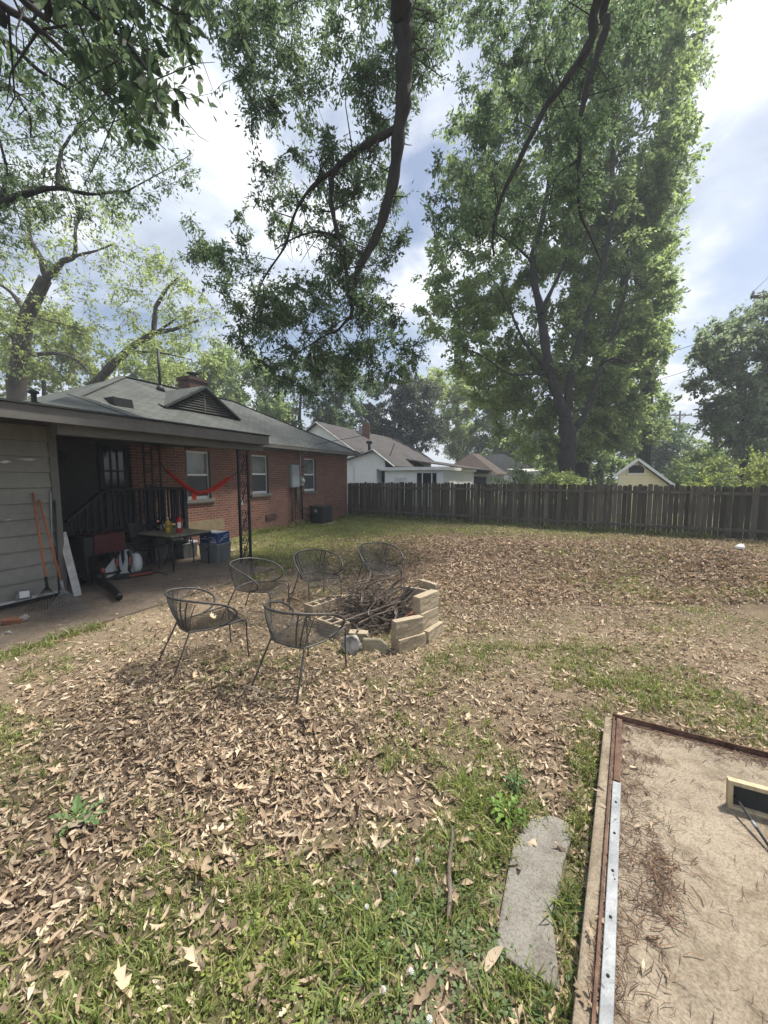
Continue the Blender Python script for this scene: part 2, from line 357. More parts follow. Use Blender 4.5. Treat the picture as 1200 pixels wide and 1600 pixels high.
pd = (PAD[1]-PAD[0])/np.linalg.norm(PAD[1]-PAD[0]); pl = (pe-PAD[0])/np.linalg.norm(pe-PAD[0])
def inpad(x, y, m=0.0):
    A = np.array([pd, pl]).T; Ai = np.linalg.inv(A); q = np.stack([x-PAD[0][0], y-PAD[0][1]], -1) @ Ai.T
    return (q[..., 0] > m) & (q[..., 1] > m)
SA0, SA1, SB1 = -15.0, -9.5, 3.95                         # patio slab in the house frame
def inpatio(x, y, m=0.0):
    d = np.stack([x-O[0], y-O[1]], -1); a = d@U; b = d@N
    return (a > SA0+m) & (a < SA1-m) & (b > -1) & (b < SB1-m + .05*np.sin(a*3))
STEP = np.array([G(*p)[:2] for p in [(812, 1302), (832, 1280), (862, 1276), (886, 1286), (893, 1312), (880, 1352), (874, 1400), (862, 1432), (868, 1480), (876, 1553), (832, 1530), (800, 1506), (772, 1488), (782, 1425), (793, 1365), (800, 1330)]])
def inpoly(x, y, P):
    r = np.zeros(np.shape(x), bool); j = len(P)-1
    for i in range(len(P)):
        c = ((P[i][1] > y) != (P[j][1] > y)) & (x < (P[j][0]-P[i][0])*(y-P[i][1])/(P[j][1]-P[i][1]+1e-12)+P[i][0]); r ^= c; j = i
    return r
def inhouse(x, y):
    d = np.stack([x-O[0], y-O[1]], -1); a = d@U; b = d@N
    return (a < .05) & (b < .02)
def grass_d(x, y):
    g = lookup(GR, x, y); n = fbm(x, y, .55, 3); d = np.clip(g**1.25*1.75*np.clip((n-.36)*3.6, 0, 1.6), 0, 1.3)
    return np.where(inpad(x, y) | inpatio(x, y) | inhouse(x, y) | inpoly(x, y, STEP), 0, d)
def leaf_d(x, y):
    g = lookup(LR, x, y); n = fbm(x, y, .8, 11); d = np.clip((g**1.1)*(.2+2.0*np.clip(n-.12, 0, 1)), 0, 1)
    return np.where(inpad(x, y, .0) | inpatio(x, y, .1) | inhouse(x, y), d*.02, np.where(inpoly(x, y, STEP), d*.25, d))
MOUNDS = [(G(760, 862), .9, .22), (G(650, 850), .8, .14), (G(860, 872), 1.1, .14), (G(1080, 880), 1.3, .26), (G(1180, 905), 1.0, .16), (G(930, 868), 1.0, .09), (G(700, 900), 1.0, .07)]
def gz(x, y):
    z = .05*(fbm(x, y, 2.2, 21)-.5) + .02*(fbm(x, y, .35, 25)-.5)
    for c, s, h in MOUNDS: z = z + h*np.exp(-((x-c[0])**2+(y-c[1])**2)/(2*s*s))*(.75+.5*fbm(x, y, .5, 5))
    near = inpad(x, y, -.25) | inpatio(x, y, -.25) | inpoly(x, y, STEP)
    return np.where(near, np.minimum(z, 0)-.012, z)
def gzs(x, y): return float(gz(np.array([x]), np.array([y]))[0])

def grid(x0, x1, y0, y1, st):
    xs = np.arange(x0, x1+st/2, st); ys = np.arange(y0, y1+st/2, st); X, Yy = np.meshgrid(xs, ys); n = len(xs)
    i = (np.arange(len(ys)-1)[:, None]*n+np.arange(n-1)[None]).ravel(); return X.ravel(), Yy.ravel(), np.stack([i, i+1, i+n+1, i+n], 1)
def soil_color(x, y):
    g = lookup(GR, x, y); l = lookup(LR, x, y); n = fbm(x, y, .5, 31)[:, None]; n2 = fbm(x, y, .12, 37)[:, None]
    soil = np.array([.29, .232, .162])*(.65+.6*n)*(.75+.5*n2); gr = np.array([.13, .14, .06])*(.7+.6*n2); lf = np.array([.10, .072, .052])*(.6+.8*n2)  # lf is darkened to paint the shaded gaps between leaves
    w = np.clip(np.where(y > 8, lookup(GR, x, y), grass_d(x, y)*.9), 0, .85)[:, None]; wl_ = np.clip(l*.9, 0, .9)[:, None]
    ash = np.clip(1.25-np.hypot(x+.1, (y-4.98)*1.1)/.55, 0, .85)[:, None]
    soil = soil*(1-ash)+np.array([.045, .04, .037])*ash; w = w*(1-ash); wl_ = wl_*(1-ash)
    return (soil*(1-wl_)+lf*wl_)*(1-w)+gr*w
def groundmat():
    m, t, b = newmat('soil'); at = nd(t, 'ShaderNodeAttribute', attribute_name='Col'); v = coords(t); f = noise(t, v, 60, 6, .75); f2 = noise(t, v, 9, 6, .7)
    c = mixc(t, .75, at.outputs['Color'], ramp(t, f, [(.3, (.35, .33, .3)), (.6, (1.15, 1.12, 1.1))]), 'MULTIPLY')
    c = mixc(t, .4, c, ramp(t, f2, [(.35, (.5, .5, .5)), (.65, (1.1, 1.1, 1.1))]), 'MULTIPLY')
    t.links.new(c, b.inputs['Base Color']); b.inputs['Roughness'].default_value = .95; b.inputs['Specular IOR Level'].default_value = .1; bump(t, b, f, .8, .012); return m
M['soil'] = groundmat()
X, Yy, Fc = grid(-9, 15, -2, 22, .08); Z = gz(X, Yy)
edge = np.minimum.reduce([X+9, 15-X, Yy+2, 22-Yy]); Z = np.where(edge < .3, np.minimum(Z, 0), Z)
g_near = tag(mesh_np('ground', np.stack([X, Yy, Z], 1), Fc, M['soil'], col=soil_color(X, Yy), smooth=True), kind='structure')
# the same sheet carried on to the horizon, around the near part
fb = MB(); B = 900; far = [(-9, 15, 22, B), (-9, 15, -B, -2), (-B, -9, -B, B), (15, B, -B, B)]
for x0, x1, y0, y1 in far: fb.poly([(x0, y0, -.012), (x1, y0, -.012), (x1, y1, -.012), (x0, y1, -.012)])
M['farsoil'] = pm('far_lawn', [(.3, (.06, .065, .03)), (.7, (.13, .12, .06))], .6, rough=1, bp=0)
tag(fb.build('outer_ground', M['farsoil']), kind='structure')

# ---------------------------------------------------------------- scattering of flat templates
def scatter(name, tmpl, n_of, P, yaw, tilt, roll, size, col, m, parent=None, curl=None):
    """tmpl: list of (verts, faces[k]); n_of: template index per instance"""
    Vs, Fs, Cs = [], [], []; off = 0
    for k, (tv, tf) in enumerate(tmpl):
        s = np.nonzero(n_of == k)[0]
        if not len(s): continue
        tv = np.asarray(tv, float); tf = np.asarray(tf)
        v = tv[None]*size[s][:, None, None]
        def rot(v, a, i, j):
            c, sn = np.cos(a)[:, None], np.sin(a)[:, None]; o = v.copy(); o[..., i] = v[..., i]*c-v[..., j]*sn; o[..., j] = v[..., i]*sn+v[..., j]*c; return o
        v = rot(v, roll[s], 0, 2); v = rot(v, tilt[s], 1, 2); v = rot(v, yaw[s], 0, 1); v = v+P[s][:, None]
        Vs.append(v.reshape(-1, 3)); Fs.append((tf[None]+(np.arange(len(s))*len(tv))[:, None, None]+off).reshape(-1, tf.shape[1])); off += len(s)*len(tv)
        sh = 1.0
        Cs.append(np.repeat(col[s], len(tv), 0))
    return mesh_np(name, np.concatenate(Vs), np.concatenate(Fs), m, parent, np.concatenate(Cs))
def lance(w, curl, twist=0.0, n=5, skew=0.0):
    """dry leaf: lanceolate strip, curled along its length and cupped across"""
    vs = []; fs = []
    for i in range(n):
        t = i/(n-1); hw = w*math.sin(math.pi*min(1, t*.92+.05))**.8; y = t-.5; z = curl*(4*(t-.5)**2); a = twist*(t-.5)
        for s in (-1, 0, 1):
            x = s*hw+skew*math.sin(t*3); zz = z+abs(s)*hw*.55; vs.append((x*math.cos(a)-zz*math.sin(a)*.3, y, zz+x*math.sin(a)))
        if i:
            b = (i-1)*3; fs += [(b, b+1, b+4, b+3), (b+1, b+2, b+5, b+4)]
    return vs, fs
def lobed(curl, cup, seed):
    """oak leaf with pointed lobes, built as quads along the midrib"""
    r = random.Random(seed); vs = []; fs = []; n = 9; ws = [.012, .03, .15, .06, .20, .07, .17, .05, .0]
    for i in range(n):
        t = i/(n-1); w = ws[i]*(.85+.3*r.random()); y = t-.5; z = curl*((t-.45)**2)*3
        lift = .13*(i % 2 == 0)
        for s in (-1, 0, 1):
            vs.append((s*w*r.uniform(.75, 1.2)+.06*math.sin(t*4+seed), y+(lift*r.uniform(.5, .9) if s else 0), z+abs(s)*w*cup*1.6+(r.random()-.5)*.07))
        if i:
            b = (i-1)*3; fs += [(b, b+1, b+4, b+3), (b+1, b+2, b+5, b+4)]
    return vs, fs
TL = [lance(.13, .12, .5), lance(.10, .2, -.9), lance(.16, .08, 1.1, skew=.08), lance(.085, .28, 1.6), lance(.17, -.1, .5), lance(.12, -.18, -1.2, skew=-.07)]
TO = [lobed(.25, .5, 1), lobed(-.25, .8, 2), lobed(.4, .3, 3), lobed(.1, -.6, 4), lobed(.5, .9, 5), lobed(-.1, -.9, 6)]
def sample(n, dens, box, near=None):
    x = rng.uniform(box[0], box[1], n); y = rng.uniform(box[2], box[3], n); k = rng.random(n) < dens(x, y)
    if near is not None: k &= near(x, y)
    return x[k], y[k]
def visible(x, y):
    px, py = proj(np.stack([x, y, np.zeros_like(x)], -1)); return (px > -160) & (px < 1360) & (py < 1760) & (y > .3)
def tan_col(n):
    b = np.array([[.48, .37, .255], [.385, .29, .195], [.60, .49, .355], [.26, .19, .128], [.50, .41, .30], [.16, .115, .08]])
    return b[rng.choice(6, n, p=[.23, .22, .15, .18, .12, .10])]*rng.uniform(.8, 1.2, (n, 1))
def litter(x, y, s0, s1, big, lift, name=None):
    n = len(x); z = np.where(inpatio(x, y), .021, gz(x, y))+rng.uniform(.002, lift, n)
    which = rng.integers(0, 6, n); ob = rng.random(n) < big; which[ob] = 8+rng.integers(0, len(TO), ob.sum())
    return which, np.stack([x, y, z], 1), rng.uniform(0, 6.28, n), rng.normal(0, .38, n), rng.normal(0, .45, n), rng.uniform(s0, s1, n)*np.where(ob, 1.25, 1), tan_col(n)*rng.uniform(.62, 1.12, (n, 1))
parts = []
x, y = sample(62000, leaf_d, (-5, 4, .3, 6.5), visible); parts.append(litter(x, y, .035, .078, .14, .03))
x, y = sample(95000, leaf_d, (-5, 5, .5, 6.5), visible); parts.append(litter(x, y, .018, .058, .05, .02))
x, y = sample(1500, lambda a, b: leaf_d(a, b)*.7+.1*~inpad(a, b), (-3.5, 2.5, .5, 3.6), visible); parts.append(litter(x, y, .075, .12, .75, .035))
TL.append(lance(.022, .12, .6)); TL.append(lance(.03, -.1, -.8, skew=.15))
x, y = sample(70000, lambda a, b: .75*np.where(inpatio(a, b, .8), .03, np.where(inpatio(a, b), .6*fbm(a, b, .4, 15), 1))*~(inpad(a, b) | inhouse(a, b) | inpoly(a, b, STEP)), (-5, 6, .5, 7.5), visible); q_ = list(litter(x, y, .02, .06, 0, .012)); q_[0] = rng.integers(len(TL)-2, len(TL), len(x)); q_[6] = q_[6]*rng.uniform(.6, 1.15, (len(x), 1)); parts.append(tuple(q_))
n = 26; q2_ = PAD[0][None]+np.abs(rng.normal(.12, .12, n))[:, None]*pd[None]+rng.uniform(.05, 1.9, n)[:, None]*pl[None]; q_ = list(litter(q2_[:, 0], q2_[:, 1], .03, .07, .3, .02)); q_[1][:, 2] += .105; parts.append(tuple(q_))
cr_ = lambda a, b: np.clip(.25+.75*lookup(LR, a, b), 0, 1)*(~(inpad(a, b) | inhouse(a, b) | inpoly(a, b, STEP)))*.9*np.where(inpatio(a, b, .9), .03, np.where(inpatio(a, b, .0), .8*fbm(a, b, .4, 14), 1))
x, y = sample(60000, cr_, (-5, 5, .5, 7), visible); parts.append(litter(x, y, .008, .028, 0, .006))
x, y = sample(190000, leaf_d, (-7, 13, 5.5, 17.5), visible); q_ = list(litter(x, y, .05, .11, .12, .06)); q_[6] = q_[6]*np.array([.84, .80, .78]); parts.append(tuple(q_))
x, y = sample(9000, lambda a, b: ~(inpad(a, b) | inpatio(a, b) | inhouse(a, b))*.8, (-6, 13, .5, 17), visible); parts.append(litter(x, y, .03, .085, .12, .015))
args = [np.concatenate([p[i] for p in parts]) for i in range(7)]
print('litter', len(args[0]))
lo = scatter('leaf_litter', TL+TO, *args, M['litter']); tag(lo, 'dry tan oak leaves lying loose over the yard', 'leaf litter', kind='stuff')

# grass blades: three-vertex-wide strips bent over
def blade(bend, w): return [(-w, 0, 0), (w, 0, 0), (-w*.8, bend*.25, .5), (w*.8, bend*.25, .5), (-w*.1, bend, .92-.2*abs(bend)), (w*.1, bend, .92-.2*abs(bend))], [(0, 1, 3, 2), (2, 3, 5, 4)]
TB = [blade(.25, .045), blade(.6, .04), blade(.9, .05), blade(.4, .03), blade(.75, .06)]
def green(n, k=1.0):
    b = np.array([[.19, .245, .07], [.23, .275, .085], [.155, .205, .06], [.28, .285, .115], [.38, .335, .18]])
    return b[rng.choice(5, n, p=[.28, .25, .2, .15, .12])]*rng.uniform(.75, 1.25, (n, 1))*k
gp = []
def grass(nseed, per, spread, hmin, hmax, box, wide=1.0, dens=grass_d):
    x, y = sample(nseed, dens, box, visible); n = len(x)
    hh = rng.uniform(hmin, hmax, n)*(.6+.8*fbm(x, y, .6, 41))
    x = np.repeat(x, per)+rng.normal(0, spread, n*per); y = np.repeat(y, per)+rng.normal(0, spread, n*per); hh = np.repeat(hh, per)*rng.uniform(.5, 1.15, n*per); n = n*per
    k = ~(inpad(x, y, .02) | inpatio(x, y, .1) | inhouse(x, y)); x, y, hh = x[k], y[k], hh[k]; n = len(x)
    gp.append((rng.integers(0, 5, n), np.stack([x, y, gz(x, y)-.003], 1), rng.uniform(0, 6.28, n), rng.normal(0, .3, n), rng.normal(0, .25, n), hh, green(n)*(.5+.8*fbm(x, y, .45, 91))[:, None]))
grass(24000, 10, .022, .03, .095, (-4, 3.2, .4, 4.2)); grass(11000, 7, .035, .05, .11, (-6, 7, 4, 9)); farg = lambda a, b: np.where(inpatio(a, b) | inhouse(a, b), 0, np.clip(lookup(GR, a, b)**1.3*(.2+1.5*fbm(a, b, .9, 3)), 0, 1))
grass(60000, 7, .06, .06, .13, (-7, 14, 8.0, 18.6), dens=farg)
strip = lambda a, b: (inpatio(a, b, -.22) & ~inpatio(a, b, .02))*.35*(fbm(a, b, .5, 3) > .55)
grass(22000, 8, .03, .05, .12, (-5, -1.5, 3.5, 8.5), dens=strip)
seam = lambda a, b: (inpad(a, b, -.12) & ~inpad(a, b, 0.0))*.5*(fbm(a, b, .28, 8) > .52)
grass(9000, 9, .02, .03, .085, (.2, 2, .8, 3), dens=seam)
foot = lambda a, b: np.exp(-((a-(-1.2+(b-17.6)*-1.87))/.35)**2)*.5

# taller weeds along the foot of the fence and the house wall
fA, fB = G(545, 806)[:2], G(1200, 847)[:2]; tt_ = rng.uniform(-.02, 1.5, 900); fx_, fy_ = fA[0]+(fB[0]-fA[0])*tt_, fA[1]+(fB[1]-fA[1])*tt_-np.abs(rng.normal(.1, .12, 900))
hx = rng.uniform(-6.5, -.2, 260); hb = np.abs(rng.normal(.06, .08, 260))+.03; fx_ = np.concatenate([fx_, O[0]+hx*U[0]+hb*N[0]]); fy_ = np.concatenate([fy_, O[1]+hx*U[1]+hb*N[1]])
k_ = fbm(fx_, fy_, .9, 77) > .42; fx_, fy_ = np.repeat(fx_[k_], 9), np.repeat(fy_[k_], 9); n = len(fx_); fx_ = fx_+rng.normal(0, .05, n); fy_ = fy_+rng.normal(0, .04, n)-.02
gp.append((rng.integers(0, 5, n), np.stack([fx_, fy_, gz(fx_, fy_)-.003], 1), rng.uniform(0, 6.28, n), rng.normal(0, .3, n), rng.normal(0, .25, n), rng.uniform(.08, .28, n), green(n, .8)))
args = [np.concatenate([p[i] for p in gp]) for i in range(7)]; print('grass', len(args[0]))
tag(scatter('grass', TB, *args, M['grass']), 'short patchy green grass growing through the leaves', 'grass', kind='stuff')
# clover: three round leaflets on a short stalk, in patches
def trefoil():
    vs, fs = [], []
    for k in range(3):
        a = k*2.094; c, s = math.cos(a), math.sin(a)
        for q in ((0, .06), (-.32, .5), (0, .95), (.32, .5)):
            z = .75+.10*(q[1] > .3)-.06*(q[0] != 0); vs.append((q[0]*c-q[1]*s, q[0]*s+q[1]*c, z))
        b = 4*k; fs.append((b, b+3, b+2, b+1))
    vs += [(-.03, 0, 0), (.03, 0, 0), (.03, .02, .76), (-.03, .02, .76)]; fs.append((12, 13, 14, 15)); return vs, fs
CP_ = []
for (px, py, r, n, k) in [(650, 1440, .17, 650, 1), (580, 1500, .13, 260, 1), (720, 1500, .12, 260, 1), (560, 1560, .14, 200, 1.4), (400, 1500, .16, 220, 1.7), (840, 1575, .08, 120, .9), (480, 1440, .14, 160, 1.5), (300, 1540, .2, 160, 1.6), (900, 1430, .07, 70, 1), (720, 1370, .12, 150, 1.2), (330, 985, .4, 120, .9)]:
    n = int(n*.36); c = G(px, py); q = rng.normal(0, 1, (n, 2))*r+c[:2]; CP_.append(np.concatenate([q, np.full((n, 1), k)], 1))
q = np.concatenate(CP_); k_ = ~inpad(q[:, 0], q[:, 1], .02); q = q[k_]; n = len(q)
cc = np.array([.105, .15, .062])*rng.uniform(.7, 1.5, (n, 1))*np.stack([q[:, 2]**1.5, q[:, 2], q[:, 2]**.3], 1)
tag(scatter('clover', [trefoil()], np.zeros(n, int), np.stack([q[:, 0], q[:, 1], gz(q[:, 0], q[:, 1])], 1), rng.uniform(0, 6.28, n), rng.normal(0, .2, n), rng.normal(0, .2, n), rng.uniform(.016, .032, n), cc, M['grass']), 'low clover patches in front of the broken concrete path', 'clover', kind='stuff')
# catkins and needle-like debris on the pad and patio edge
def catkin(b1, b2): return [(-.02, -.5, .01), (.02, -.5, .01), (-.025, -.15, .03+b1), (.025, -.15, .03+b1), (-.025+b2, .2, .03), (.025+b2, .2, .03), (-.01+b2*2, .5, .01), (.01+b2*2, .5, .01)], [(0, 1, 3, 2), (2, 3, 5, 4), (4, 5, 7, 6)]
ca = []
def padpt(s, t): return PAD[0][None]+s[:, None]*pd[None]+t[:, None]*pl[None]
n = 1100; s = .06+np.abs(rng.normal(0, .11, n)); t = rng.uniform(.05, 2.2, n); s *= .5+1.1*fbm(t, t*0, .5, 2); q = padpt(s, t); ca.append((q, .03, .075))
n = 420; s = rng.uniform(.05, 1.2, n); t = .05+np.abs(rng.normal(0, .06, n)); q = padpt(s, t); ca.append((q, .035, .08))
n = 520; s = rng.uniform(.05, 1.4, n); t = rng.uniform(.05, 2.2, n); q = padpt(s, t); ca.append((q, .02, .065))
n = 260; q = padpt(.28+rng.normal(0, .05, n), 1.25+rng.normal(0, .13, n)); ca.append((q, .04, .09))
n = 90; q = padpt(.26+rng.normal(0, .06, n), .38+rng.normal(0, .025, n)); ca.append((q, .03, .08))
P_ = np.concatenate([c[0] for c in ca]); sz = np.concatenate([rng.uniform(c[1], c[2], len(c[0])) for c in ca]); n = len(P_)
zz = .094+rng.uniform(0, .006, n)
cb_ = np.array([[.10, .06, .038], [.15, .09, .055], [.075, .05, .036]])[rng.integers(0, 3, n)]*rng.uniform(.7, 1.4, (n, 1))
tag(scatter('catkin_debris', [catkin(.05, .1), catkin(.0, -.15), catkin(.12, .3)], rng.integers(0, 3, n), np.stack([P_[:, 0], P_[:, 1], zz], 1), rng.uniform(0, 6.28, n), rng.normal(0, .08, n), rng.normal(0, .3, n), sz, cb_, M['litter']), 'fallen brown catkins and twig bits strewn on the concrete pad', 'debris', kind='stuff')
# ---------------------------------------------------------------- the concrete
def LB(a, b, z): return (a, -b, z)
mb = MB(); mb.prism([AB(*q) for q in ((SA0, SB1, -.25), (SA1, SB1, -.25), (SA1, 0, -.25), (SA0, 0, -.25))], (0, 0, .27))
tag(mb.build('patio', M['patio'], bevel=.01), kind='structure')
def padp(s, t, z): q = PAD[0]+s*pd+t*pl; return (q[0], q[1], z)
mb = MB(); mb.prism([padp(*q, -.1) for q in ((0, 0), (4, 0), (4, 4), (0, 4))], (0, 0, .19))
tag(mb.build('concrete_pad', M['slab'], bevel=.012), kind='structure')
mb = MB(); mb.prism([(p[0], p[1], -.06) for p in STEP], (0, 0, .072)); tag(mb.build('path', M['path'], bevel=.008), kind='structure')
# bottom track of the lost porch screen: rusty angle, then galvanised strip, and the rusty angle on the back edge
tr = thing('porch_track', 'rusty and galvanised metal track along the edge of the concrete pad', 'metal track', padp(.05, 0, .09))
def trk(s, t, z): q = PAD[0]+s*pd+t*pl; return (q[0]-tr.location.x, q[1]-tr.location.y, z)
def strip3(mb, s0, s1, t0, t1, z0, z1):
    mb.prism([trk(s0, t0, z0), trk(s1, t0, z0), trk(s1, t1, z0), trk(s0, t1, z0)], (0, 0, z1-z0))
mb = MB(); strip3(mb, .078, .112, .02, .72, 0, .022); o = mb.build('rusty_strip', M['rust'], tr, bevel=.003)
mb = MB(); strip3(mb, .056, .067, .0, 2.4, 0, .026); mb.build('edge_angle', M['rust'], tr)
mb = MB(); strip3(mb, .075, .118, .73, 2.4, 0, .02); g_ = mb.build('galvanised_strip', M['galv'], tr, bevel=.003)
for k in range(7): mb = MB(); mb.lathe([(.006, 0), (.006, .003), (.003, .006)], 8, trk(.096, .9+.22*k, .0202)); mb.build('rivet', M['darktrim'], g_)
mb = MB(); strip3(mb, .05, 3.2, .012, .020, 0, .042); strip3(mb, .05, 3.2, .020, .045, 0, .006); mb.build('back_angle', M['rust'], tr)

# ---------------------------------------------------------------- the brick house
hs = thing('brick_house', 'red brick house with grey hipped roof and covered porch', 'house', (O[0], O[1], 0), HANG)
WINS = [(-8.42, -7.60, 1.27, 2.62), (-6.04, -5.20, 1.33, 2.63), (-3.28, -2.42, 1.33, 2.63)]
mb = MB(); a = -9.87; zt = 2.80
for a0, a1, z0, z1 in WINS:
    mb.box(LB(a, 0, -.2), LB(a0, -.25, zt)); mb.box(LB(a0, 0, -.2), LB(a1, -.25, z0-.0)); mb.box(LB(a0, 0, z1), LB(a1, -.25, zt)); a = a1
mb.box(LB(a, 0, -.2), LB(0, -.25, zt)); mb.box(LB(-.25, -.25, -.2), LB(0, -8, zt)); mb.box(LB(-13.3, -7.75, -.2), LB(-.25, -8, zt))
wl_o = mb.build('wall', M['brick'], hs)
mb = MB()
mb.box(LB(-9.75, .012, 2.60), LB(-8.5, -.05, 2.79)); 
# frieze board and soffit under the eave
mb = MB(); mb.box(LB(-9.9, .03, 2.80), LB(.03, -.2, 2.90)); mb.build('frieze_board', M['trim'], hs)
mb = MB(); mb.box(LB(-8.84, .50, 2.86), LB(.42, .46, 2.99)); mb.box(LB(-8.84, .46, 2.86), LB(.42, .38, 2.88)); mb.tube([LB(-8.84, .49, 2.985), LB(.42, .49, 2.985)], .016); mb.build('gutter', M['trim'], hs)
for i, (a0, a1, z0, z1) in enumerate(WINS):
    f = MB(); d0, d1 = -.10, -.17; t = .05
    f.box(LB(a0, d0, z1-t), LB(a1, d1, z1)); f.box(LB(a0, d0, z0), LB(a1, d1, z0+.085))
    f.box(LB(a0, d0, z0+.085), LB(a0+t, d1, z1-t)); f.box(LB(a1-t, d0, z0+.085), LB(a1, d1, z1-t)); zm = (z0+z1)/2+.01
    f.box(LB(a0+t, d0-.003, zm-.028), LB(a1-t, d1, zm+.028))
    w = f.build('window', M['white'], hs, bevel=.004)
    j = MB(); j.box(LB(a1+.001, -.002, z0), LB(a1-.03, -.098, z1)); j.build('jamb', M['trim'], w); j = MB(); j.box(LB(a0, -.002, z0), LB(a0+.03, -.098, z1)); j.build('jamb', M['trim'], w)
    p = MB(); p.box(LB(a0+t, -.135, zm+.028), LB(a1-t, -.145, z1-t)); p.build('pane', M['pane'], w)
    p = MB(); p.box(LB(a0+t, -.125, z0+.085), LB(a1-t, -.13, zm-.028)); p.build('insect_screen', M['screen'], w)
    s = MB(); s.box(LB(a0-.05, .05, z0-.10), LB(a1+.06, -.10, z0)); s.build('sill', M['brick'] if False else M['trim'], w, bevel=.006)
def VLp(px, py, b):
    r = ray(px, py); p0 = O+b*N; nn = np.array([U[1], -U[0]]); tt = (nn@p0)/(nn@r[:2]); q = np.array([0, 0, H])+tt*r; return toAB(q)[0], float(q[2])
AP0, AP1 = VLp(83.5, 800, 2.2)[0], VLp(96, 800, 2.2)[0]
# roof
ez, eb, rb, rz = 2.99, .46, -4.0, 5.18; ra0, ra1 = -7.55, -2.95; ea0, ea1, bb = -11.95, .42, -8.46
mb = MB(); A_, B_, C_, D_ = LB(ea0, eb, ez), LB(ea1, eb, ez), LB(ea1, bb, ez), LB(ea0, bb, ez); E_, F_ = LB(ra0, rb, rz), LB(ra1, rb, rz)
dn = lambda p: (p[0], p[1], p[2]-.10)
mb.add([A_, B_, C_, D_, E_, F_, dn(A_), dn(B_), dn(C_), dn(D_)], [(0, 1, 5, 4), (1, 2, 5), (2, 3, 4, 5), (3, 0, 4), (9, 8, 7, 6), (0, 6, 7, 1), (1, 7, 8, 2), (2, 8, 9, 3), (3, 9, 6, 0)])
rf = mb.build('roof', M['shingle'], hs)
mb = MB()
for p, q in ((E_, F_), (F_, B_), (E_, A_)): mb.bar((p[0], p[1], p[2]+.012), (q[0], q[1], q[2]+.012), .24, .022)
mb.build('ridge_cap', M['shingle'], rf)
sl = (rz-ez)/(eb-rb)
def roofz(b): return ez+sl*(eb-b)
# carport part of the roof, low slope, with the raised storage end
mb = MB(); ca0, ca1, cb1, cz = -17.0, -8.84, 3.25, 2.80; cb0 = -.35; cz0 = roofz(cb0)+.02
cm = -11.5
for x0_, x1_, zb_ in ((cm, ca1, cz0), (ca0, cm, 2.93)):
    mb.add([LB(x0_, cb1, cz), LB(x1_, cb1, cz), LB(x1_, cb0, zb_), LB(x0_, cb0, zb_), LB(x0_, cb1, cz-.05), LB(x1_, cb1, cz-.05), LB(x1_, cb0, zb_-.2), LB(x0_, cb0, zb_-.2)], [(0, 1, 2, 3), (7, 6, 5, 4), (0, 4, 5, 1), (1, 5, 6, 2), (2, 6, 7, 3), (3, 7, 4, 0)])
P_, Q_, R_, S_, T_ = LB(-10.95, -.05, 3.60), LB(-11.6, 3.22, 2.805), LB(VLp(50, 634, 3.2)[0], 3.22, 2.805), LB(-10.1, -1.2, roofz(-1.2)+.01), LB(ea0, eb, ez)
mb.add([P_, Q_, R_, S_, T_], [(0, 2, 1), (0, 1, 3), (0, 4, 2), (0, 3, 4)])
cr = mb.build('carport_roof', M['shingle'], hs)
mb = MB(); mb.bar((P_[0], P_[1], P_[2]+.01), (Q_[0], Q_[1], Q_[2]+.012), .2, .02); mb.build('hip_cap', M['shingle'], cr)
mb = MB(); mb.box(LB(ca0, cb1+.03, 2.605), LB(ca1, cb1, 2.795)); mb.box(LB(ca1, cb1+.03, 2.605), LB(ca1+.03, .5, 2.795)); mb.build('fascia', M['trim'], hs, bevel=.004)
mb = MB(); mb.box(LB(ca0, cb1+.065, 2.80), LB(ca1+.04, cb1-.02, 2.825)); mb.build('drip_edge', M['darktrim'], hs)
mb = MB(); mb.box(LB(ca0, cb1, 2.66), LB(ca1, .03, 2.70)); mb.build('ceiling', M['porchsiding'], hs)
mb = MB(); mb.box(LB(-12.68, 3.05, 2.48), LB(-8.74, 2.88, 2.66)); mb.build('beam', M['trim'], hs, bevel=.005)
# storage room in the left of the carport: clapboards, corner post, skirting trim
WB = 2.2; PA0 = -12.66-.0; st = MB(); zb = .13; n = 11; hgt = (2.66-zb)/n
for k in range(n):
    z0 = zb+k*hgt; v = [LB(-17, WB, z0), LB(AP0, WB, z0), LB(AP0, WB-.035, z0+hgt-.004), LB(-17, WB-.035, z0+hgt-.004)]
    st.prism(v, (0, .03, 0))
sw = st.build('storage_wall', M['greypaint'], hs)
mb = MB(); mb.box(LB(AP0, WB+.012, .04), LB(AP1, WB-.12, 2.66)); mb.build('corner_post', M['trim'], hs, bevel=.004)
mb = MB(); mb.box(LB(-17, WB+.06, .10), LB(AP0-.01, WB-.06, .128)); mb.build('base_trim', M['dirtywhite'], hs)
mb = MB(); mb.box(LB(-17, WB-.05, -.1), LB(AP1-.02, WB-.3, .099)); mb.build('foundation', M['darktrim'], hs)  # coloured dark to paint in the shade under the wall
mb = MB(); mb.box(LB(AP1-.06, WB-.12, .0), LB(AP1-.02, .0, 2.66)); mb.build('storage_side_wall', M['porchsiding'], hs)
for (a0, a1, z, h) in [(VLp(x0, y, 2.2)[0], VLp(x1, y, 2.2)[0], VLp(x0, y, 2.2)[1], h) for x0, x1, y, h in ((-4, 18, 722, .03), (20, 62, 717, .012), (34, 56, 719, .01), (6, 19, 813, .01))]:
    s = MB(); s.prism([LB(a0, WB+.004, z), LB((a0+a1)/2, WB+.004, z-h*.6), LB(a1, WB+.004, z+.01), LB((a0*.4+a1*.6), WB+.004, z+h)], (0, -.004, 0)); s.build('paint_scuff', M['dirtywhite'], sw)
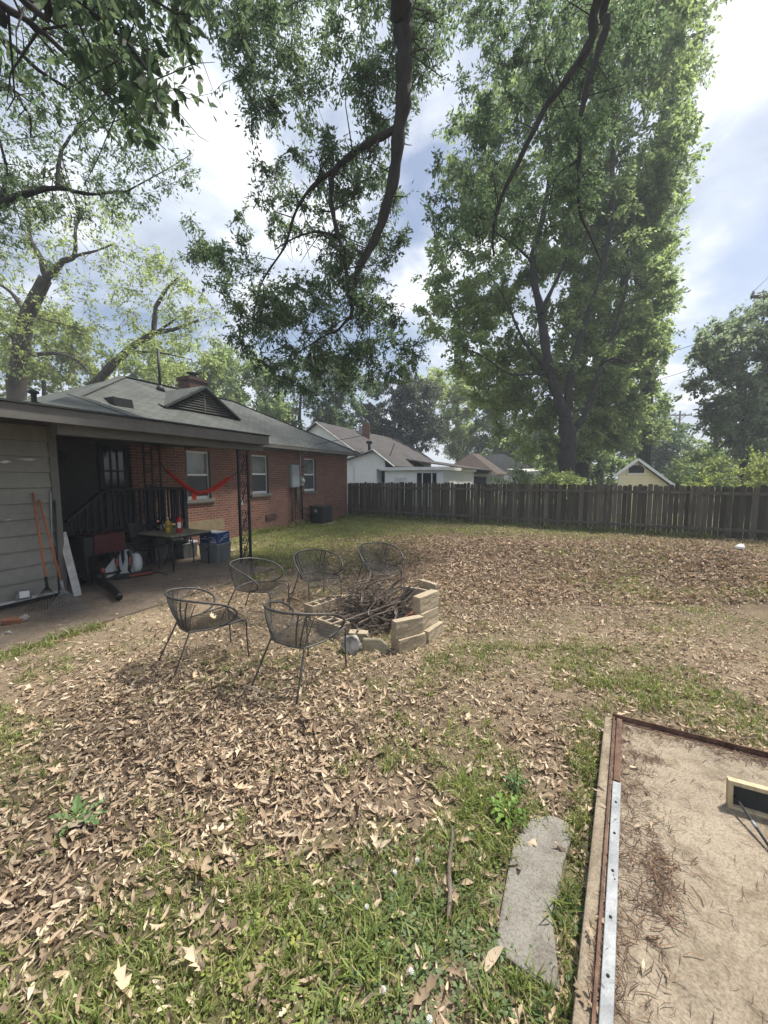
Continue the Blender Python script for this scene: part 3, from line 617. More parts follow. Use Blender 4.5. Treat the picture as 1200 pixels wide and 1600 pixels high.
# recessed porch wall: siding, six-pane door and lamp
ps = MB()
for k in range(12):
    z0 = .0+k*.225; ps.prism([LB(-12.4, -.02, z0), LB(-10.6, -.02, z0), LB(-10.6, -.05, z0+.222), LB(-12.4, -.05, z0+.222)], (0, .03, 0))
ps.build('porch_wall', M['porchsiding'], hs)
mb = MB(); mb.box(LB(-10.6, -.1, 0), LB(-9.87, -.25, 2.66)); mb.build('door_recess_wall', M['darkshade'], hs)
dr = MB(); d = -.05
a0, a1, z0, z1 = -10.52, -9.92, .76, 2.64
dr.box(LB(a0, d, z0), LB(a1, d-.045, z0+.78)); dr.box(LB(a0, d, z1-.12), LB(a1, d-.045, z1)); dr.box(LB(a0, d, z0+.78), LB(a0+.08, d-.045, z1-.12)); dr.box(LB(a1-.08, d, z0+.78), LB(a1, d-.045, z1-.12))
for k in (1, 2): x = a0+.08+k*(a1-a0-.16)/3; dr.box(LB(x-.015, d+.003, z0+.78), LB(x+.015, d-.04, z1-.12))
zm = (z0+.78+z1-.12)/2; dr.box(LB(a0+.08, d+.002, zm-.02), LB(a1-.08, d-.04, zm+.02))
do = dr.build('door', M['darkshade'], hs)
p = MB(); p.box(LB(a0+.08, d-.02, z0+.78), LB(a1-.08, d-.03, z1-.12)); p.build('pane', M['darkglass'], do)
k = MB(); k.lathe([(.012, 0), (.02, .02), (.03, .035), (.03, .055), (.015, .07)], 12, (0, 0, 0)); kn = k.build('handle', M['galv'], do, True); kn.location = LB(a0+.05, d, z0+.72); kn.rotation_euler = (R(90), 0, 0)
l = MB(); l.box(LB(-11.32, .0, 2.33), LB(-11.22, -.03, 2.45)); l.tube([LB(-11.27, 0, 2.40), LB(-11.27, .09, 2.42), LB(-11.27, .12, 2.38)], .012); l.lathe([(.02, .0), (.05, -.03), (.055, -.12), (.03, -.15)], 10, LB(-11.27, .12, 2.38)); l.build('porch_lamp', M['black'], hs)
# tan skirt board and crawl-space vent on the brick wall
mb = MB(); mb.box(LB(-9.0, .03, .32), LB(-7.25, .0, .66)); mb.build('crawl_board', M['tan'], hs)
mb = MB(); va, vz = -5.45, .40
mb.box(LB(va, .02, vz), LB(va+.5, .002, vz+.19))
v = mb.build('vent', M['darktrim'], hs); g = MB()
for k in range(6):
    for s in (0, 1): x = va+.03+k*.085; g.bar(LB(x, .027, vz+.015+.08*s), LB(x+.07, .027, vz+.085+.08*s), .012, .012, (0, 1, 0)); g.bar(LB(x+.07, .029, vz+.015+.08*s), LB(x, .029, vz+.085+.08*s), .012, .012, (0, 1, 0))
g.build('grille', M['brick'], v)
mb = MB(); mb.box(LB(-6.62, .05, 1.02), LB(-6.50, 0, 1.22)); mb.build('outlet_box', M['panelgrey'], hs, bevel=.005)
# electric service: panel, meter, mast and cables
ep = MB(); ep.box(LB(-4.18, .14, 1.50), LB(-3.72, 0, 2.34)); po = ep.build('electric_panel', M['panelgrey'], hs, bevel=.008)
c = MB(); c.box(LB(-4.15, .155, 1.53), LB(-3.75, .14, 2.31)); c.build('panel_door', M['panelgrey'], po, bevel=.004)
mt = MB(); mt.box(LB(-3.63, .11, 1.56), LB(-3.41, 0, 1.90)); mo = mt.build('electric_meter', M['panelgrey'], hs, bevel=.006)
g = MB(); g.lathe([(.088, 0), (.088, .03), (.075, .08), (.05, .095), (.0, .10)], 20); gg = g.build('meter_dial', M['clear'], mo, True); gg.location = LB(-3.52, .11, 1.74); gg.rotation_euler = (R(90), 0, 0)
c = MB(); c.tube([LB(-3.55, .05, 1.90), LB(-3.55, .05, 2.80)], .03, 8); c.tube(arc([LB(-3.55, .05, 2.70), LB(-3.5, .30, 2.86), LB(-3.42, .48, 3.02), LB(-3.36, .55, 3.12)], 5), .022, 8); c.build('mast_conduit', M['panelgrey'], hs, True)
c = MB(); c.tube([LB(-4.1, .06, 1.5), LB(-4.1, .06, .2)], .022, 8); c.build('conduit', M['black'], hs, True); c = MB(); c.tube([LB(-3.9, .06, 1.5), LB(-3.9, .06, .3)], .014, 6); c.build('conduit', M['black'], hs, True); c = MB()
c.tube([LB(-3.48, .06, 1.56), LB(-3.48, .06, .25)], .032, 8); c.build('conduit', M['black'], hs, True); c = MB()
c.tube(arc([LB(-3.82, .06, 1.5), LB(-3.8, .08, 1.0), LB(-3.55, .12, .75), LB(-3.25, .2, .6), LB(-2.95, .3, .55)], 6), .016, 6); c.build('cable', M['black'], hs, True); c = MB(); c.tube(arc([LB(-3.86, .07, 1.5), LB(-3.84, .10, .8), LB(-3.5, .2, .42), LB(-3.2, .26, .33), LB(-2.95, .3, .35)], 6), .018, 6); c.build('cable', M['black'], hs, True); c = MB()
c.tube(arc([LB(-3.5, .05, 2.3), LB(-3.2, .06, 2.35), LB(-2.9, .0, 2.5), LB(-2.6, .03, 2.62)], 5), .012, 5); c.build('cable', M['black'], hs, True)
c = MB(); c.box(LB(-3.78, .07, 1.22), LB(-3.66, 0, 1.42)); c.build('breaker_box', M['tan'], hs, bevel=.004)
# louvred gablet, chimney and roof pipes
gb = -1.5; pk = 4.80; gl, gr, gc = -7.85, -5.22, -6.53; gz0 = roofz(gb)+.03; bk = eb-(pk-ez)/sl
mb = MB(); mb.add([LB(gl-.12, gb+.10, gz0-.06), LB(gc, gb+.10, pk), LB(gr+.12, gb+.10, gz0-.06), LB(gc, bk-.1, pk), LB(gl-.12, gb-.12, roofz(gb-.12)), LB(gr+.12, gb-.12, roofz(gb-.12))], [(0, 1, 3, 4), (1, 2, 5, 3)])
gd = mb.build('gablet', M['shingle'], rf); sm = gd.modifiers.new('solid', 'SOLIDIFY'); sm.thickness = .05; sm.offset = 1
t = MB(); t.bar(LB(gl-.12, gb+.08, gz0-.05), LB(gc, gb+.08, pk-.02), .05, .17, (0, -1, .0)); t.bar(LB(gr+.12, gb+.08, gz0-.05), LB(gc, gb+.08, pk-.02), .05, .17, (0, -1, 0)); t.build('gablet_trim', M['darktrim'], rf)
b = MB(); b.prism([LB(gl, gb, gz0-.1), LB(gc, gb, pk-.1), LB(gr, gb, gz0-.1)], (0, .05, 0)); b.build('louvre_back', M['darkshade'], rf)
t = MB()
for k in range(9):
    z = gz0+.02+k*.078; w = (pk-.14-z)/(pk-gz0)*1.31
    if w > .1: t.prism([LB(gc-w, gb+.01, z+.03), LB(gc+w, gb+.01, z+.03), LB(gc+w, gb+.06, z), LB(gc-w, gb+.06, z)], (0, 0, .012))
t.box(LB(gc-.02, gb+.07, gz0), LB(gc+.02, gb+.06, pk-.2)); t.build('louvre', M['trim'], rf)
ca, cz_ = VLp(302, 592, -4.6)
ch = MB(); ch.box(LB(ca-.42, -4.3, 4.4), LB(ca+.42, -4.95, cz_-.12)); ch.box(LB(ca-.47, -4.25, cz_-.12), LB(ca+.47, -5.0, cz_)); co = ch.build('chimney', M['darkbrick'], rf)
k = MB(); k.box(LB(ca-.3, -4.4, cz_), LB(ca+.3, -4.85, cz_+.05)); k.lathe([(.13, 0), (.13, .12), (.26, .16), (.02, .24)], 12, LB(ca, -4.62, cz_+.05)); k.build('chimney_cap', M['darktrim'], co)
def onroof(px, py):
    lo_, hi_ = -4.0, .4
    for _ in range(40):
        m_ = (lo_+hi_)/2
        if VLp(px, py, m_)[1] > roofz(m_): hi_ = m_
        else: lo_ = m_
    return m_
pa, pz = VLp(250, 603, -3.3); pz2 = VLp(250, 546, -3.3)[1]
p = MB(); p.tube([LB(pa, -3.3, roofz(-3.3)-.05), LB(pa, -3.3, pz2)], .045, 10); p.lathe([(.16, -.02), (.07, .16)], 12, LB(pa, -3.3, roofz(-3.3))); p.build('vent_pipe', M['acgrey'], rf, True)
vb = onroof(183, 629); va = VLp(183, 629, vb)[0]; vz = roofz(vb); print('vent', va, vb, vz); v = MB(); v.box((va-.26, -vb-.30, vz-.25), (va+.26, -vb+.25, vz+.10), taper=.88); v.build('roof_vent', M['black'], rf, bevel=.015)
va, vz = VLp(53, 624, .2); v = MB(); v.lathe([(.08, -.75), (.045, .0), (.045, .10), (.085, .11), (.085, .15), (.02, .19)], 12, LB(va, .2, vz)); v.build('turret_vent', M['black'], rf)
# wrought iron column under the carport corner: two bars with scrolls
def scroll(mb, c, r, s, z, e1, flip=1):
    pts = []
    for k in range(22):
        t = k/21*2.6*math.pi; q = r*(1-.75*k/21); pts.append(Vector(c)+Vector(e1)*(s*q*math.cos(t))+Vector((0, 0, flip*q*math.sin(t))))
    mb.tube(pts, .011, 5)
def iron_column(p0, e1, w, z0, z1, parent, name='column'):
    mb = MB(); p0 = Vector(p0); e1 = Vector(e1)
    for s in (0, 1): q = p0+e1*(w*s); mb.bar((q.x, q.y, z0), (q.x, q.y, z1), .044, .044)
    n_ = max(2, round((z1-z0)/.62)); h = (z1-z0)/n_
    for k in range(n_):
        za = z0+k*h; m = p0+e1*(w/2)
        pts = arc([p0+e1*(.02)+Vector((0, 0, za+.05)), p0+e1*(w*.25)+Vector((0, 0, za+h*.25)), p0+e1*(w*.72)+Vector((0, 0, za+h*.68)), p0+e1*(w-.02)+Vector((0, 0, za+h*.98))], 6); mb.tube(pts, .013, 5)
        scroll(mb, m+e1*(w*.12)+Vector((0, 0, za+h*.22)), w*.32, 1, 0, e1); scroll(mb, m-e1*(w*.12)+Vector((0, 0, za+h*.80)), w*.32, -1, 0, e1, -1); scroll(mb, m+Vector((0, 0, za+h*.5)), w*.26, 1, 0, e1, -1)
    mb.box((p0.x-.04, p0.y-.04, z0), (p0.x+w*e1.x+.04, p0.y+w*e1.y+.04, z0+.012)); mb.box((p0.x-.03, p0.y-.03, z1-.012), (p0.x+w*e1.x+.03, p0.y+w*e1.y+.03, z1))
    return mb.build(name, M['iron'], parent)
iron_column(LB(-9.43, 2.97, 0), (1, 0, 0), .27, .02, 2.48, hs)
# ---------------------------------------------------------------- porch deck with railings and stair
dk = thing('porch_deck', 'dark raised porch deck with slatted railing and stair under the carport', 'porch', AB(-10.3, .7, 0), HANG)
oa, ob = -10.3, .7
def D(a, b, z): return (a-oa, -(b-ob), z)
mb = MB()
for k in range(9): mb.box(D(-11.15, .03+k*.14, .70), D(-9.42, .16+k*.14, .74))
mb.box(D(-11.15, 1.26, .56), D(-9.42, 1.22, .70)); mb.build('deck_boards', M['darkshade'], dk)
mb = MB(); mb.box(D(-11.0, 1.15, .02), D(-9.5, 1.05, .55)); mb.build('skirt_wall', M['dirtywhite'] if False else M['greyplastic'], dk)
for a in (-11.13, -10.3, -9.46):
    mb = MB(); mb.box(D(a-.045, 1.30, .02), D(a+.045, 1.21, 1.62)); mb.build('post', M['darkshade'], dk)
mb = MB(); mb.box(D(-11.2, 1.33, 1.62), D(-9.40, 1.18, 1.665)); mb.bar(D(-11.2, 1.25, 1.62), D(-11.85, 1.25, 1.10), .13, .045); mb.build('handrail', M['darkshade'], dk, bevel=.004)
mb = MB(); mb.box(D(-11.1, 1.28, .84), D(-9.5, 1.23, .90)); mb.bar(D(-11.15, 1.25, .92), D(-11.85, 1.25, .40), .05, .05)
for k in range(15): a = -11.02+k*.105; mb.box(D(a-.019, 1.27, .90), D(a+.019, 1.24, 1.62))
for k in range(5): a = -11.25-k*.125; z = 1.62+(a+11.2)*.8; mb.box(D(a-.019, 1.27, z-.68), D(a+.019, 1.24, z-.02))
mb.build('baluster_row', M['darkshade'], dk)
mb = MB()
for k in range(9): b = 1.14-k*.12; mb.box(D(-9.47, b+.019, .90), D(-9.43, b-.019, 1.62))
mb.box(D(-9.5, 1.2, 1.62), D(-9.40, .05, 1.66)); mb.box(D(-9.48, 1.2, .84), D(-9.42, .05, .90)); mb.build('end_railing', M['darkshade'], dk)
mb = MB()
for k in range(3): mb.box(D(-11.42-k*.26, 1.2, .50-k*.19), D(-11.16-k*.26, .15, .535-k*.19))
mb.bar(D(-11.15, 1.16, .62), D(-11.95, 1.16, .02), .04, .2); mb.build('stair', M['darkshade'], dk)
ic = thing('iron_trellis', 'tall thin iron trellis column standing behind the porch railing', 'trellis', AB(-10.28, 1.12, 0), HANG)
mb = MB()
for x in (0, .17, .36): mb.bar((x, 0, .742), (x, 0, 2.655), .03, .03)
for k in range(5):
    z = .95+k*.36
    scroll(mb, (.085, 0, z), .07, 1, 0, (1, 0, 0)); scroll(mb, (.265, 0, z+.15), .07, -1, 0, (1, 0, 0), -1)
mb.box((-.03, -.015, 2.60), (.39, .015, 2.63)); mb.box((-.03, -.015, 1.70), (.39, .015, 1.73)); mb.build('iron_bars', M['iron'], ic)

# ---------------------------------------------------------------- the board fence along the back of the yard
fa, fb_ = G(545, 806)[:2], G(1200, 847)[:2]; fd = (fb_-fa); fl = np.linalg.norm(fd); fd /= fl; fn = np.array([-fd[1], fd[0]])   # fn points away from the camera
fe = thing('board_fence', 'long weathered dark wooden board fence across the back of the yard', 'fence', (fa[0], fa[1], 0), math.atan2(fd[1], fd[0]))
FL = fl+9; FH = 1.64
posts = [(q-600)/600 for q in (593, 664, 745, 839, 949, 1078)]
def along(px):                           # where a post seen at px stands along the fence
    k = (px-600)/600*.9959; p = fa; return (k*(p[1]+(H-.9)*.0917/1)-p[0])/(fd[0]-k*fd[1])
ps_ = [0.05]+[along(p) for p in (593, 664, 745, 839, 949, 1078)]
while ps_[-1] < FL-2.4: ps_.append(ps_[-1]+2.45)
r_ = random.Random(5)
for i in range(len(ps_)-1):
    x0, x1 = ps_[i], ps_[i+1]; mb = MB(); n = max(1, round((x1-x0)/.143)); w = (x1-x0)/n
    for k in range(n):
        cx_ = x0+(k+.5)*w; hw = w/2-r_.choice([.002, .003, .004, .006, .012]); ht = FH+r_.uniform(-.035, .035); z0 = r_.uniform(.0, .05); y0 = r_.uniform(0, .006); tl_ = r_.uniform(-.014, .014); c = hw*.55
        mb.prism([(cx_-hw, y0, z0), (cx_+hw, y0, z0), (cx_+hw+tl_, y0, ht-.05), (cx_+hw-.012+tl_, y0, ht-.018), (cx_+c*.6+tl_, y0, ht), (cx_-c*.6+tl_, y0, ht), (cx_-hw+.012+tl_, y0, ht-.018), (cx_-hw+tl_, y0, ht-.05)], (0, .018, 0))
    mb.build('picket_panel', M['fence'], fe)
    for z in (.30, FH-.24): mb = MB(); mb.bar((x0+.04, -.022, z+r_.uniform(-.01, .01)), (x1-.04, -.022, z+r_.uniform(-.015, .015)), .04, .088); mb.build('rail', M['fencepost_lit'], fe)
for x in ps_:
    mb = MB(); mb.box((x-.045, -.092, -.1), (x+.045, -.002, FH-.06+r_.uniform(-.03, .03))); mb.build('post', M['fencepost_lit'], fe)
# ---------------------------------------------------------------- iron mesh chairs round the fire pit
def make_chair(label):
    t = thing('mesh_chair', label, 'chair', group='iron mesh chairs around the fire pit')
    hr = [(0, -.37, .745), (.13, -.35, .742), (.24, -.27, .73), (.32, -.13, .70), (.355, .02, .655), (.355, .13, .59), (.33, .175, .52), (.29, .13, .45), (.255, .03, .412)]
    rim = arc([(-x, y, z) for x, y, z in reversed(hr[1:])]+hr, 5)
    mb = MB(); mb.tube(rim, .0115, 7); mb.build('arm_rim', M['chairiron'], t, True)
    # seat pan outline: rear narrow, waterfall front
    sx = [(-.205, -.235, .405), (-.25, -.05, .402), (-.265, .14, .415), (-.262, .235, .425)]; fr = [(-.262, .235, .425), (-.258, .285, .41), (-.255, .305, .37)]
    mb = MB(); side = arc(sx, 5)
    for s in (-1, 1): mb.tube([(p.x*s, p.y, p.z) for p in side], .0085, 6)
    mb.tube(arc([(-.205, -.235, .405), (-.10, -.262, .404), (0, -.268, .404), (.10, -.262, .404), (.205, -.235, .405)], 4), .0095, 6)
    mb.tube([(-.255, .298, .335), (.255, .298, .335)], .007, 5); mb.tube([(-.26, .262, .422), (.26, .262, .422)], .004, 4)
    mb.build('seat_frame', M['chairiron'], t, True)
    for s in (-1, 1):
        mb = MB(); mb.tube(arc([(s*.262, .20, .423), (s*.262, .262, .423), (s*.258, .296, .385), (s*.25, .298, .25), (s*.252, .31, .0)], 5), .0085, 6); mb.build('leg', M['chairiron'], t, True)
        mb = MB(); mb.tube(arc([(s*.205, -.235, .412), (s*.225, -.285, .30), (s*.275, -.42, .0)], 4), .0085, 6); mb.build('leg', M['chairiron'], t, True)
    # expanded metal: diagonal wires over the seat and the barrel back
    def seatpt(u, v):                    # u across -1..1, v 0 rear .. 1 front lip
        y = -.262+.56*min(v, 1)/1.0; w = np.interp(y, [-.262, -.05, .14, .30], [.19, .245, .26, .255]); z = .402-.018*math.cos(u*1.5)*math.sin(min(1, max(0, (y+.26)/.5))*math.pi)
        if y > .235: z += .012
        if v > .97: z = .425-(v-.97)*2.6; y = .290+.02*min(1, (v-.97)*20)
        return (u*w, y, z)
    def backpt(u, v):                    # u round the barrel -1..1, v 0 bottom .. 1 rim
        a = u*1.05; top = np.array([.335*math.sin(a)*1.02, -.37*math.cos(a)**.9+.02*0, .745-.055*abs(u)**2.2]); bot = np.array([.205*u, -.268+.033*u*u, .408]); k = v**.85
        bulge = .03*math.sin(math.pi*v); q = bot*(1-k)+top*k; return (q[0]*(1+bulge), q[1]-bulge*.6, q[2])
    def mesh(fn, nu, nv, r, seg):
        mb = MB()
        for s in (1, -1):
            for k in range(-nv, nu+nv):
                pts = []
                for i in range(seg+1):
                    v = i/seg; uu = (k+s*v*nv*.9+(0 if s > 0 else nv*.45))/nu*2-1
                    if -1 <= uu <= 1: pts.append(fn(uu, v))
                if len(pts) > 1: mb.tube(pts, r, 3, False)
        return mb
    mesh(seatpt, 30, 14, .0017, 14).build('seat_mesh', M['chairiron'], t); mesh(backpt, 36, 14, .0018, 10).build('back_mesh', M['chairiron'], t)
    for s in (-1, 1):
        for u, r in ((.62, .007), (.80, .007), (1, .0045)): mb = MB(); mb.tube([backpt(s*u, v/6) for v in range(7)], r, 5); mb.build('back_upright', M['chairiron'], t)
    return t
chair0 = make_chair('iron mesh chair with a pale dead leaf lying on its seat')
def place_chair(o, rear, front, label, dz=0):
    r = np.mean([G(*p)[:2] for p in rear], 0); f = np.mean([G(*p)[:2] for p in front], 0); d = f-r; d /= np.linalg.norm(d); c = (r+f)/2+d*.055
    yaw = math.atan2(d[1], d[0])-math.pi/2; o.location = (c[0], c[1], gzs(c[0], c[1])+dz+.002); o.rotation_euler = (0, 0, yaw); o['label'] = label; return o
ch_ = [([(289.5, 1058), (261, 1034)], [(374, 1029), (348, 1011)], 'iron mesh chair with a pale dead leaf lying on its seat'),
       ([(405, 1063), (477, 1095)], [(531, 1045), (472, 1033)], 'iron mesh chair with its back turned, next to the pale rock'),
       ([(354, 965), (395, 954)], [(414, 981), (442, 950)], 'iron mesh chair standing in front of the scrolled iron column, facing right'),
       ([(461, 935), (510, 931)], [(479, 951), (527, 941)], 'iron mesh chair facing forward behind the hollow blocks'),
       ([(561, 922), (608, 915)], [(573, 930), (621, 924)], 'iron mesh chair half hidden behind the pile of branches')]
chairs = []
for i, (r, f, l) in enumerate(ch_):
    o = chair0 if i == 0 else copy_tree(chair0); chairs.append(place_chair(o, r, f, l))
lf = MB(); v, fa_ = lobed(.25, .3, 8); lf.add([(x*.16, y*.16, z*.16) for x, y, z in v], fa_)
M['paleleaf'] = pm('pale_leaf', v2((.62, .52, .36), .1), 20, rough=.8, bp=.1)
c0 = chairs[0]; fl_ = lf.build('dead_leaf', M['paleleaf']); fl_.location = c0.location+Vector((.03, .05, .415)); fl_.rotation_euler = (.05, .05, .6); tag(fl_, 'single pale dead oak leaf on the seat of an iron chair', 'leaf')

# ---------------------------------------------------------------- fire pit: blocks, stones, brush
def rough_box(mb, lo, hi, n, amp, seed):
    rr = random.Random(seed); mb.box(lo, hi)
def roughen(o, seed, amp=.0035, cuts=4):
    bm = bmesh.new(); bm.from_mesh(o.data); bmesh.ops.subdivide_edges(bm, edges=bm.edges[:], cuts=cuts, use_grid_fill=True); rr = random.Random(seed)
    for v in bm.verts:
        k = amp*(2.6 if rr.random() < .06 else 1); v.co += Vector((rr.uniform(-k, k), rr.uniform(-k, k), rr.uniform(-k, k)*.6))
    bm.to_mesh(o.data); bm.free(); o.data.polygons.foreach_set('use_smooth', [False]*len(o.data.polygons))
def solid_block(label, x, y, z, yaw, l=.39, t=.1, h=.19, tiltx=0, group='concrete blocks of the fire pit'):
    mb = MB(); mb.box((-l/2, -t/2, 0), (l/2, t/2, h)); o = mb.build('concrete_block', M['block'], bevel=.007); roughen(o, label)
    rr = random.Random(label); o.location = (x, y, z); o.rotation_euler = (tiltx, rr.uniform(-.02, .02), yaw); return tag(o, label, 'block', group)
def along2(p, q, off, l):
    d = (q-p)/np.linalg.norm(q-p); n = np.array([-d[1], d[0]]); c = p+d*l/2+n*off; return c, math.atan2(d[1], d[0])
p1, q1 = G(624, 1022)[:2], G(667, 1010)[:2]; p2, q2 = G(667, 1006)[:2], G(692, 988)[:2]
c, w = along2(p1, q1, .085, .36); solid_block('front concrete block on the ground at the open corner of the fire pit', c[0], c[1], -.035, w, .36, .17)
c, w = along2(p1, q1, .05, .36); solid_block('concrete block laid on the front ground block of the fire pit', c[0]-.035, c[1]+.0, .158, w, .37, .09)
c, w = along2(p2, q2, .07, .36); solid_block('lowest block of the three stacked at the right of the fire pit', c[0]+.02, c[1], -.045, w, .36, .14)
c, w = along2(p2, q2, .06, .36); solid_block('middle block of the three stacked at the right of the fire pit', c[0]-.04, c[1]-.0, .148, w-.06, .37, .1)
solid_block('topmost block of the three stacked at the right of the fire pit', c[0]-.05, c[1]+.02, .340, w-.1, .38, .11)
g = G(672, 960)[:2]; solid_block('pale concrete block standing behind the three stacked blocks', g[0]-.01, g[1]+.12, .24, w-1.9, .34, .07)
solid_block('block hidden under the pale standing block of the fire pit', g[0]-.03, g[1]+.12, -.02, w-1.9, .38, .16, .255)
g = G(650, 962)[:2]; solid_block('shaded concrete block leaning inside the back of the fire pit', g[0], g[1]+.15, .12, -.55, .36, .1, .22, -.18)
def hollow_block(label, x, y, z, yaw, cores=3, l=.42, t=.19, h=.17):
    mb = MB(); s = .03; mb.box((-l/2, -t/2, 0), (l/2, -t/2+s, h)); mb.box((-l/2, t/2-s, 0), (l/2, t/2, h))
    for k in range(cores+1):
        x0 = -l/2+k*(l-s)/cores; mb.box((x0, -t/2+s, 0), (x0+s, t/2-s, h))
    mb.box((-l/2+s, -t/2+s, .005), (l/2-s, t/2-s, .05))
    o = mb.build('hollow_block', M['block'], bevel=.003); o.location = (x, y, z); o.rotation_euler = (0, 0, yaw); return tag(o, label, 'block', 'concrete blocks of the fire pit')
hollow_block('hollow block lying by the pale rock, near side of the fire pit', -.62, 4.56, -.02, R(-40))
hollow_block('hollow block at the left of the fire pit, angled toward the small half block', -.90, 5.28, -.02, R(50))
hollow_block('hollow block at the back of the fire pit, partly under the branches', -.38, 5.58, -.03, R(20), 2)
hollow_block('small half block between the left and back hollow blocks', -.68, 5.62, -.04, R(30), 1, .16, .17, .15)
solid_block('low flat concrete block behind the slate rock of the fire pit', -.30, 4.32, -.06, R(-5), .22, .12, .17)
def rock(label, cat, name, x, y, z, s, seed, m, yaw=0):
    bm = bmesh.new(); bmesh.ops.create_icosphere(bm, subdivisions=3, radius=1); rr = random.Random(seed)
    cuts = [(Vector((rr.gauss(0, 1), rr.gauss(0, 1), rr.gauss(0, 1))).normalized(), rr.uniform(.55, .85)) for _ in range(12)]
    for v in bm.verts:
        for n_, d in cuts:
            k = v.co.dot(n_)-d
            if k > 0: v.co -= n_*k
        v.co += Vector((rr.uniform(-1, 1), rr.uniform(-1, 1), rr.uniform(-1, 1)))*.03; v.co = Vector((v.co.x*s[0], v.co.y*s[1], v.co.z*s[2]))
    me = bpy.data.meshes.new(name); bm.to_mesh(me); bm.free(); o = link(name, me, m); o.location = (x, y, z); o.rotation_euler = (0, 0, yaw); return tag(o, label, cat)
g = G(549, 1022); rock('pale grey rough rock at the front of the fire pit', 'rock', 'pale_rock', g[0], g[1]+.06, .07, (.125, .12, .14), 3, M['rock'])
g = G(587, 1020); o = MB().prism([(-.15, 0, 0), (.17, 0, 0), (.13, .02, .09), (.05, .03, .15), (-.14, .03, .155)], (0, .07, 0)).build('slate_rock', M['slate'], bevel=.012); o.location = (g[0], g[1]+.01, -.02); o.rotation_euler = (-.1, 0, .05); tag(o, 'flat greenish stone slab beside the pale rock of the fire pit', 'rock')
rb_ = random.Random(11); mb = MB(); cx0, cy0 = -.10, 4.98
for k in range(300):
    a = rb_.uniform(0, 6.28); q = rb_.random()**.7; x, y = cx0-.06+.62*q*math.cos(a), cy0+.52*q*math.sin(a); z = .02+rb_.random()*.60*(1-q*.85); L = rb_.uniform(.25, .95); an = rb_.gauss(.55, .8); el = rb_.gauss(.12, .28)
    d = Vector((math.cos(an)*math.cos(el), math.sin(an)*math.cos(el), math.sin(el))); p = Vector((x, y, z)); pts = []
    for i in range(5): pts.append(p+d*(i/4-.5)*L+Vector((rb_.gauss(0, .02), rb_.gauss(0, .02), max(-.02, rb_.gauss(0, .02))))); pts[-1].z = max(.01, pts[-1].z)
    r = rb_.choice([.0025, .003, .004, .005, .007, .012]); mb.tube(pts, [r, r*.95, r*.85, r*.7, r*.4], 5)
for (a, b, r) in [((-.45, 4.75, .05), (.42, 5.35, .60), .016), ((-.3, 4.7, .1), (.36, 5.4, .55), .012), ((-.2, 4.8, .15), (.48, 5.3, .58), .011), ((-.75, 4.7, .02), (.15, 5.1, .38), .013), ((-.5, 4.6, .05), (.3, 4.9, .30), .011), ((.1, 4.6, .02), (-.35, 5.3, .42), .009), ((.28, 4.6, .05), (-.2, 5.0, .40), .008)]:
    a, b = Vector(a), Vector(b); mb.tube([a+(b-a)*t/5+Vector((rb_.gauss(0, .015), rb_.gauss(0, .015), .03*math.sin(t/5*3.1))) for t in range(6)], [r*(1-.1*t) for t in range(6)], 6)
for k in range(34):
    an = rb_.uniform(.1, 1.2) if k % 3 else rb_.uniform(2.2, 3.6); L = rb_.uniform(.5, .95); el = rb_.uniform(.3, .75); p = Vector((cx0+rb_.gauss(0, .2), cy0+rb_.gauss(0, .16), .1)); d = Vector((math.cos(an)*math.cos(el), math.sin(an)*math.cos(el), math.sin(el))); r = rb_.choice([.004, .006, .009]); mb.tube([p+d*(t/5)*L+Vector((rb_.gauss(0, .014), rb_.gauss(0, .014), rb_.gauss(0, .014))) for t in range(6)], [r*(1-.12*t) for t in range(6)], 5)
bp_ = mb.build('brush_pile', M['twig']); bp_.data.materials.append(M['twigdark'])
for p_ in bp_.data.polygons: p_.material_index = 1 if (int(bp_.data.vertices[p_.vertices[0]].co.x*13)+int(bp_.data.vertices[p_.vertices[0]].co.y*17)) % 3 == 0 else 0
tag(bp_, 'heap of dry grey branches and twigs inside the fire pit', 'brush pile', kind='stuff')
M['char'] = pm('charred_wood', [(.3, (.008, .008, .008)), (.7, (.04, .035, .032))], 14, rough=.9, bp=.5)
for lab, a, b, r in [('charred black log slanting out of the fire pit ashes', (.10, 4.95, .12), (.36, 5.18, .36), .038), ('burnt log lying low among the fire pit branches', (.0, 4.85, .08), (.36, 4.75, .12), .06)]:
    lg = MB(); a, b = Vector(a), Vector(b); lg.tube([a+(b-a)*t/4+Vector((rb_.gauss(0, .008), rb_.gauss(0, .008), 0)) for t in range(5)], [r*rb_.uniform(.8, 1.1) for _ in range(5)], 9); tag(lg.build('charred_log', M['char']), lab, 'log', 'charred logs in the fire pit')
rock('brown earth clod against the inner side of the stacked blocks', 'clod', 'earth_clod', .32, 4.68, .08, (.16, .13, .16), 9, M['brickred'])

